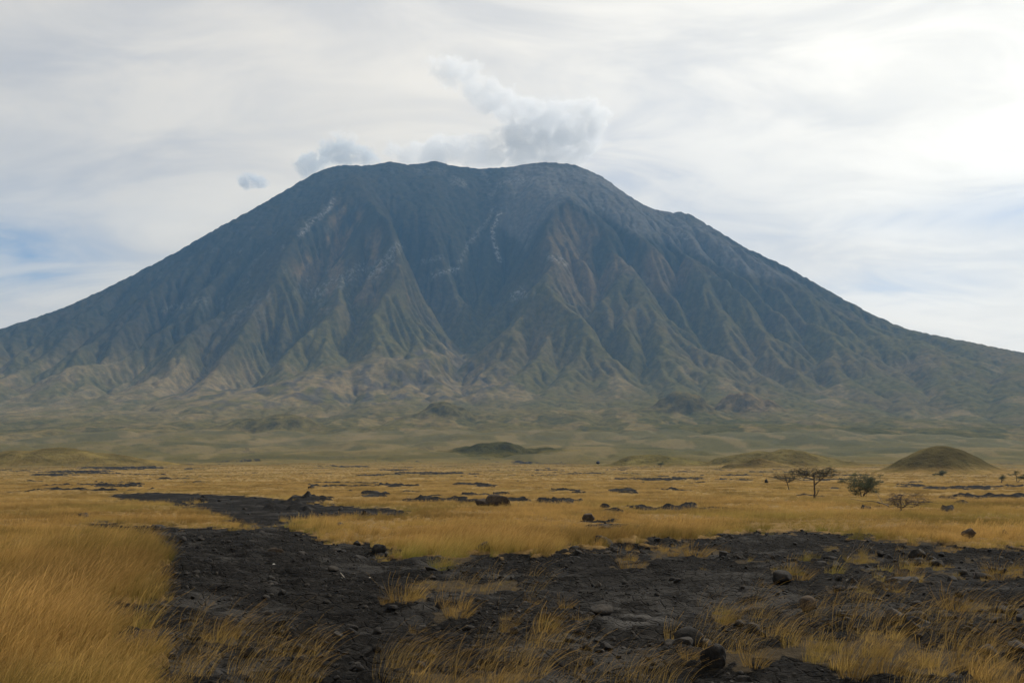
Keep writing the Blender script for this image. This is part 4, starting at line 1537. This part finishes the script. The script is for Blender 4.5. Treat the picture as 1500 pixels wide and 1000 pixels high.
# single tussocks that stand free on the lava
TUSSOCK = [tuft_mesh('tussock', 120, 0.20, 0.42, 0.0055, 0.5, 360 + i, 5, 1.1, 0.10) for i in range(4)]
TUSSOCK_TALL = [tuft_mesh('tussock', 110, 0.16, 0.55, 0.0050, 0.65, 370 + i, 5, 0.5, 0.30) for i in range(3)]
TUSSOCK_GREEN = []
M_GREEN = grass_material('green_grass', (0.20, 0.20, 0.045), (0.34, 0.29, 0.075), (0.40, 0.29, 0.10), (0.16, 0.19, 0.03))
for t_ in TUSSOCK[:2]:
    c_ = t_.copy()
    c_.materials.clear()
    c_.materials.append(M_GREEN)
    TUSSOCK_GREEN.append(c_)
for (px, py, w, kind, label) in (
        (330, 922, 52, 't', 'lone dry tussock with tall stalks on the left lava flow'),
        (300, 922, 22, 't', 'thin dry tuft left of the lone tall tussock'),
        (590, 878, 56, 'd', 'pale dry tussock at the left end of the middle grass patch'),
        (566, 877, 26, 'd', 'small pale tuft left of the pale dry tussock'),
        (612, 905, 30, 'd', 'flat pale tuft below the pale dry tussock'),
        (645, 828, 46, 'g', 'green tussock at the foot of the grass bank'),
        (672, 888, 60, 'd', 'yellow tussock in front of the middle grass patch'),
        (742, 912, 40, 't', 'sparse stalky tussock on the gravel bar'),
        (780, 868, 26, 'd', 'small tuft at the right end of the middle grass patch'),
        (806, 910, 26, 'g', 'small green tussock on the gravel bar'),
        (830, 886, 30, 'd', 'low tuft on top of the gravel bar'),
        (924, 824, 44, 'd', 'dry tussock on smooth lava right of the middle'),
        (1020, 808, 50, 'd', 'wide dry tuft behind the black rubble hump'),
        (985, 806, 24, 'd', 'reddish small tuft left of the wide dry tuft'),
        (1172, 840, 44, 'd', 'bushy tussock leaning over the black hump'),
        (1120, 852, 20, 'd', 'tiny tuft below the black hump'),
        (1322, 838, 36, 't', 'upright tuft above the long dark slab'),
        (1308, 856, 32, 'd', 'low tuft in front of the long dark slab'),
        (1226, 862, 22, 'd', 'tiny orange tuft in the middle of the right lava field'),
        (1402, 880, 60, 'd', 'broad dry tussock on the right lava field'),
        (1468, 840, 50, 'd', 'wide tuft at the right edge of the lava field'),
        (1066, 900, 36, 't', 'thin stalky tuft above the tall front rock'),
        (1250, 972, 90, 'T', 'big bushy tussock at the front right'),
        (1300, 968, 80, 'T', 'dense tussock right of the big bushy tussock'),
        (1105, 960, 56, 'd', 'yellow tussock right of the tall front rock'),
        (1010, 952, 34, 'd', 'thin tuft left of the tall front rock'),
        (1410, 962, 70, 'T', 'wind bent tussock near the front right corner'),
        (690, 1004, 80, 'T', 'tall stalky tussock at the bottom edge in the middle'),
        (640, 1006, 60, 't', 'thin stalks left of the bottom edge tussock')):
    x, y, z = place(px, py)
    sc = math.hypot(x, y) / FOC
    src = {'t': TUSSOCK_TALL, 'd': TUSSOCK, 'g': TUSSOCK_GREEN, 'T': TUSSOCK_TALL}[kind]
    ob = put('grass_tussock', src[(px + py) % len(src)], None, None, (x, y, z - 0.02))
    s = w * sc / 0.62
    ob.scale = (s, s, s * (0.95 if kind != 'T' else 0.85))
    ob.rotation_euler = (0, 0, random.uniform(-0.4, 0.4))
    tag(ob, label, 'grass tuft', 'tufts standing free on the lava')


# loose gravel
def build_gravel():
    g = np.random.default_rng(99)
    peb = []
    for i in range(5):
        me = rock_mesh(50 + i, 0.5, 2)
        me.materials.append(M_ROCK)
        peb.append(bpy.data.objects.new('pebble', me))
    half = math.radians(40)
    n = 54000
    r = np.exp(g.uniform(math.log(9), math.log(60), n))
    a = g.uniform(-half, half, n)
    x, y = r * np.sin(a), r * np.cos(a)
    z, L, b, S = ground_height(x, y, True)
    px, py = project(x, y, z)
    dens = 0.12 + 0.55 * sstep(-0.1, 0.5, fbm(x / 2.2, y / 1.6, 4, 421))
    bar = np.exp(-(((px - 800) / 130) ** 2 + ((py - 905) / 30) ** 2))
    dens = np.maximum(dens, bar) + 0.5 * sstep(0.9, 0.5, b) * (b > 0.1)
    ash = np.exp(-(((px - 935) / 50) ** 2 + ((py - 900) / 16) ** 2))
    m = (L > 0.5) & (g.random(n) < dens * (1 - 0.85 * ash))
    x, y, z, r = x[m], y[m], z[m], r[m]
    k = len(x)
    s = np.exp(g.normal(-4.1, 0.55, k)) * np.clip(r / 18, 0.9, 2.6)
    scl = np.stack([s * g.uniform(0.8, 1.4, k), s * g.uniform(0.7, 1.2, k), s * g.uniform(0.5, 0.9, k)], 1)
    rot = np.stack([g.normal(0, 0.3, k), g.normal(0, 0.3, k), g.uniform(0, 6.28, k)], 1)
    scatter_object('gravel', peb, x, y, z + s * 0.2, g.integers(0, 5, k).astype(float), rot, scl, {}, 'black volcanic gravel strewn over the lava')


build_gravel()


# ------------------------------------------------------------------ air and clouds
zmax = max((v.co.z for v in bpy.data.objects['volcano'].data.vertices), default=2100)
zmin = min(float(v.co.z) for nm in ('volcano', 'ground') for v in bpy.data.objects[nm].data.vertices)
HAZE_TOP = zmax + 15.0


def build_haze():
    x0, x1, y0, y1, z0, z1 = -9000, 9000, -3200, 7900, zmin - 1.0, HAZE_TOP
    v = [(x, y, z) for z in (z0, z1) for y in (y0, y1) for x in (x0, x1)]
    f = [(0, 2, 3, 1), (4, 5, 7, 6), (0, 1, 5, 4), (2, 6, 7, 3), (0, 4, 6, 2), (1, 3, 7, 5)]
    me = mesh_from('haze', v, f, False)
    m = bpy.data.materials.new('haze')
    m.use_nodes = True
    T = NT(m.node_tree)
    pv = T.n('ShaderNodeVolumePrincipled')
    pv.inputs['Color'].default_value = (0.23, 0.52, 0.95, 1)
    pv.inputs['Density'].default_value = 4.4e-5
    pv.inputs['Anisotropy'].default_value = 0.1
    o = T.n('ShaderNodeOutputMaterial')
    T.l(pv.outputs[0], o.inputs['Volume'])
    ob = put('haze', me, m)
    tag(ob, 'thin blue air between the plain and the volcano', None, None, 'stuff')


build_haze()
cy.volume_step_rate = 0.12
cy.volume_max_steps = 256


def cloud(label, blobs, Y, density, seed, voxel=26.0, scale=0.0075, erode=0.4, cloud_shade=(0.84, 0.865, 0.90)):
    bm = bmesh.new()
    cs = []
    rnd = random.Random(seed)
    for (px, py, r) in blobs:
        d = px_dir(px, py)
        t = Y / d.y
        rr = r * t / FOC * 1.32
        cs.append((Vector((d.x * t, Y + rnd.uniform(-0.4, 0.4) * rr, CAM_H + d.z * t)), rr))
    org = sum((c for c, _ in cs), Vector()) / len(cs)
    for c, r in cs:
        bmesh.ops.create_icosphere(bm, subdivisions=3, radius=1.0, matrix=Matrix.Translation(c - org) @ Matrix.Diagonal((r, r, r, 1)))
    me = bpy.data.meshes.new('cloud')
    bm.to_mesh(me)
    bm.free()
    low = min((org + v.co).z for v in me.vertices)
    lift = max(0.0, HAZE_TOP + 12 - low)
    m = bpy.data.materials.new('cloud')
    m.use_nodes = True
    T = NT(m.node_tree)
    pos = T.n('ShaderNodeNewGeometry').outputs['Position']
    body = None
    for c, r in cs:
        q = T.math('DIVIDE', T.vmath('DISTANCE', pos, (c.x, c.y, c.z + lift)), r)
        e = T.ramp(q, 1.0, 0.0, 0.0, 1.0)
        body = e if body is None else T.math('ADD', body, e)
    body = T.math('MINIMUM', body, 1.0)
    n1 = T.noise(T.mapping(pos, (1, 1, 1.1), (seed * 37.0, 0, 0)), scale, 9, 0.68, 0.7)
    x_ = T.math('ADD', n1, T.math('MULTIPLY', T.math('SUBTRACT', body, 1.0), 0.36))
    dn = T.ramp(x_, erode, erode + 0.16, 0.0, density)
    pv = T.n('ShaderNodeVolumePrincipled')
    pv.inputs['Color'].default_value = (*cloud_shade, 1)  # greyed scatter colour stands in for the darkening of a backlit cloud
    T.l(dn, pv.inputs['Density'])
    pv.inputs['Anisotropy'].default_value = 0.35
    o = T.n('ShaderNodeOutputMaterial')
    T.l(pv.outputs[0], o.inputs['Volume'])
    ob = put('cloud', me, m, None, org + Vector((0, 0, lift)))
    rm = ob.modifiers.new('join', 'REMESH')
    rm.mode = 'VOXEL'
    rm.voxel_size = voxel
    tag(ob, label, 'cloud')
    return ob


cloud('large plume of cloud rising from the summit and drifting left',
      [(640, 105, 26), (665, 98, 28), (655, 122, 24), (690, 122, 34), (700, 150, 32), (728, 150, 38), (755, 172, 42), (790, 178, 46), (825, 186, 46), (862, 178, 36), (888, 172, 24), (812, 212, 44),
       (775, 218, 40), (742, 222, 34), (712, 224, 30), (684, 222, 30), (655, 226, 36), (628, 229, 34), (600, 231, 32), (574, 233, 26), (640, 238, 30), (700, 234, 36), (750, 234, 38), (800, 230, 42), (845, 232, 30), (842, 222, 34), (870, 210, 26)], 7300, 0.0090, 1, 26.0, 0.0085, 0.375)
cloud('grey cloud cap clinging to the left shoulder of the summit',
      [(440, 240, 24), (462, 232, 30), (490, 226, 32), (518, 227, 32), (545, 230, 26)], 7400, 0.013, 2, 16.0, 0.012, 0.37, (0.68, 0.73, 0.79))
cloud('small grey cloud puff hanging alone left of the summit', [(358, 269, 17), (371, 265, 21), (387, 271, 15)], 7550, 0.018, 3, 10.0, 0.018, 0.39, (0.66, 0.71, 0.78))
cloud('faint wisp of cloud above the left shoulder cloud', [(488, 199, 12), (505, 197, 16), (521, 201, 12)], 7550, 0.008, 4, 10.0, 0.016, 0.40)
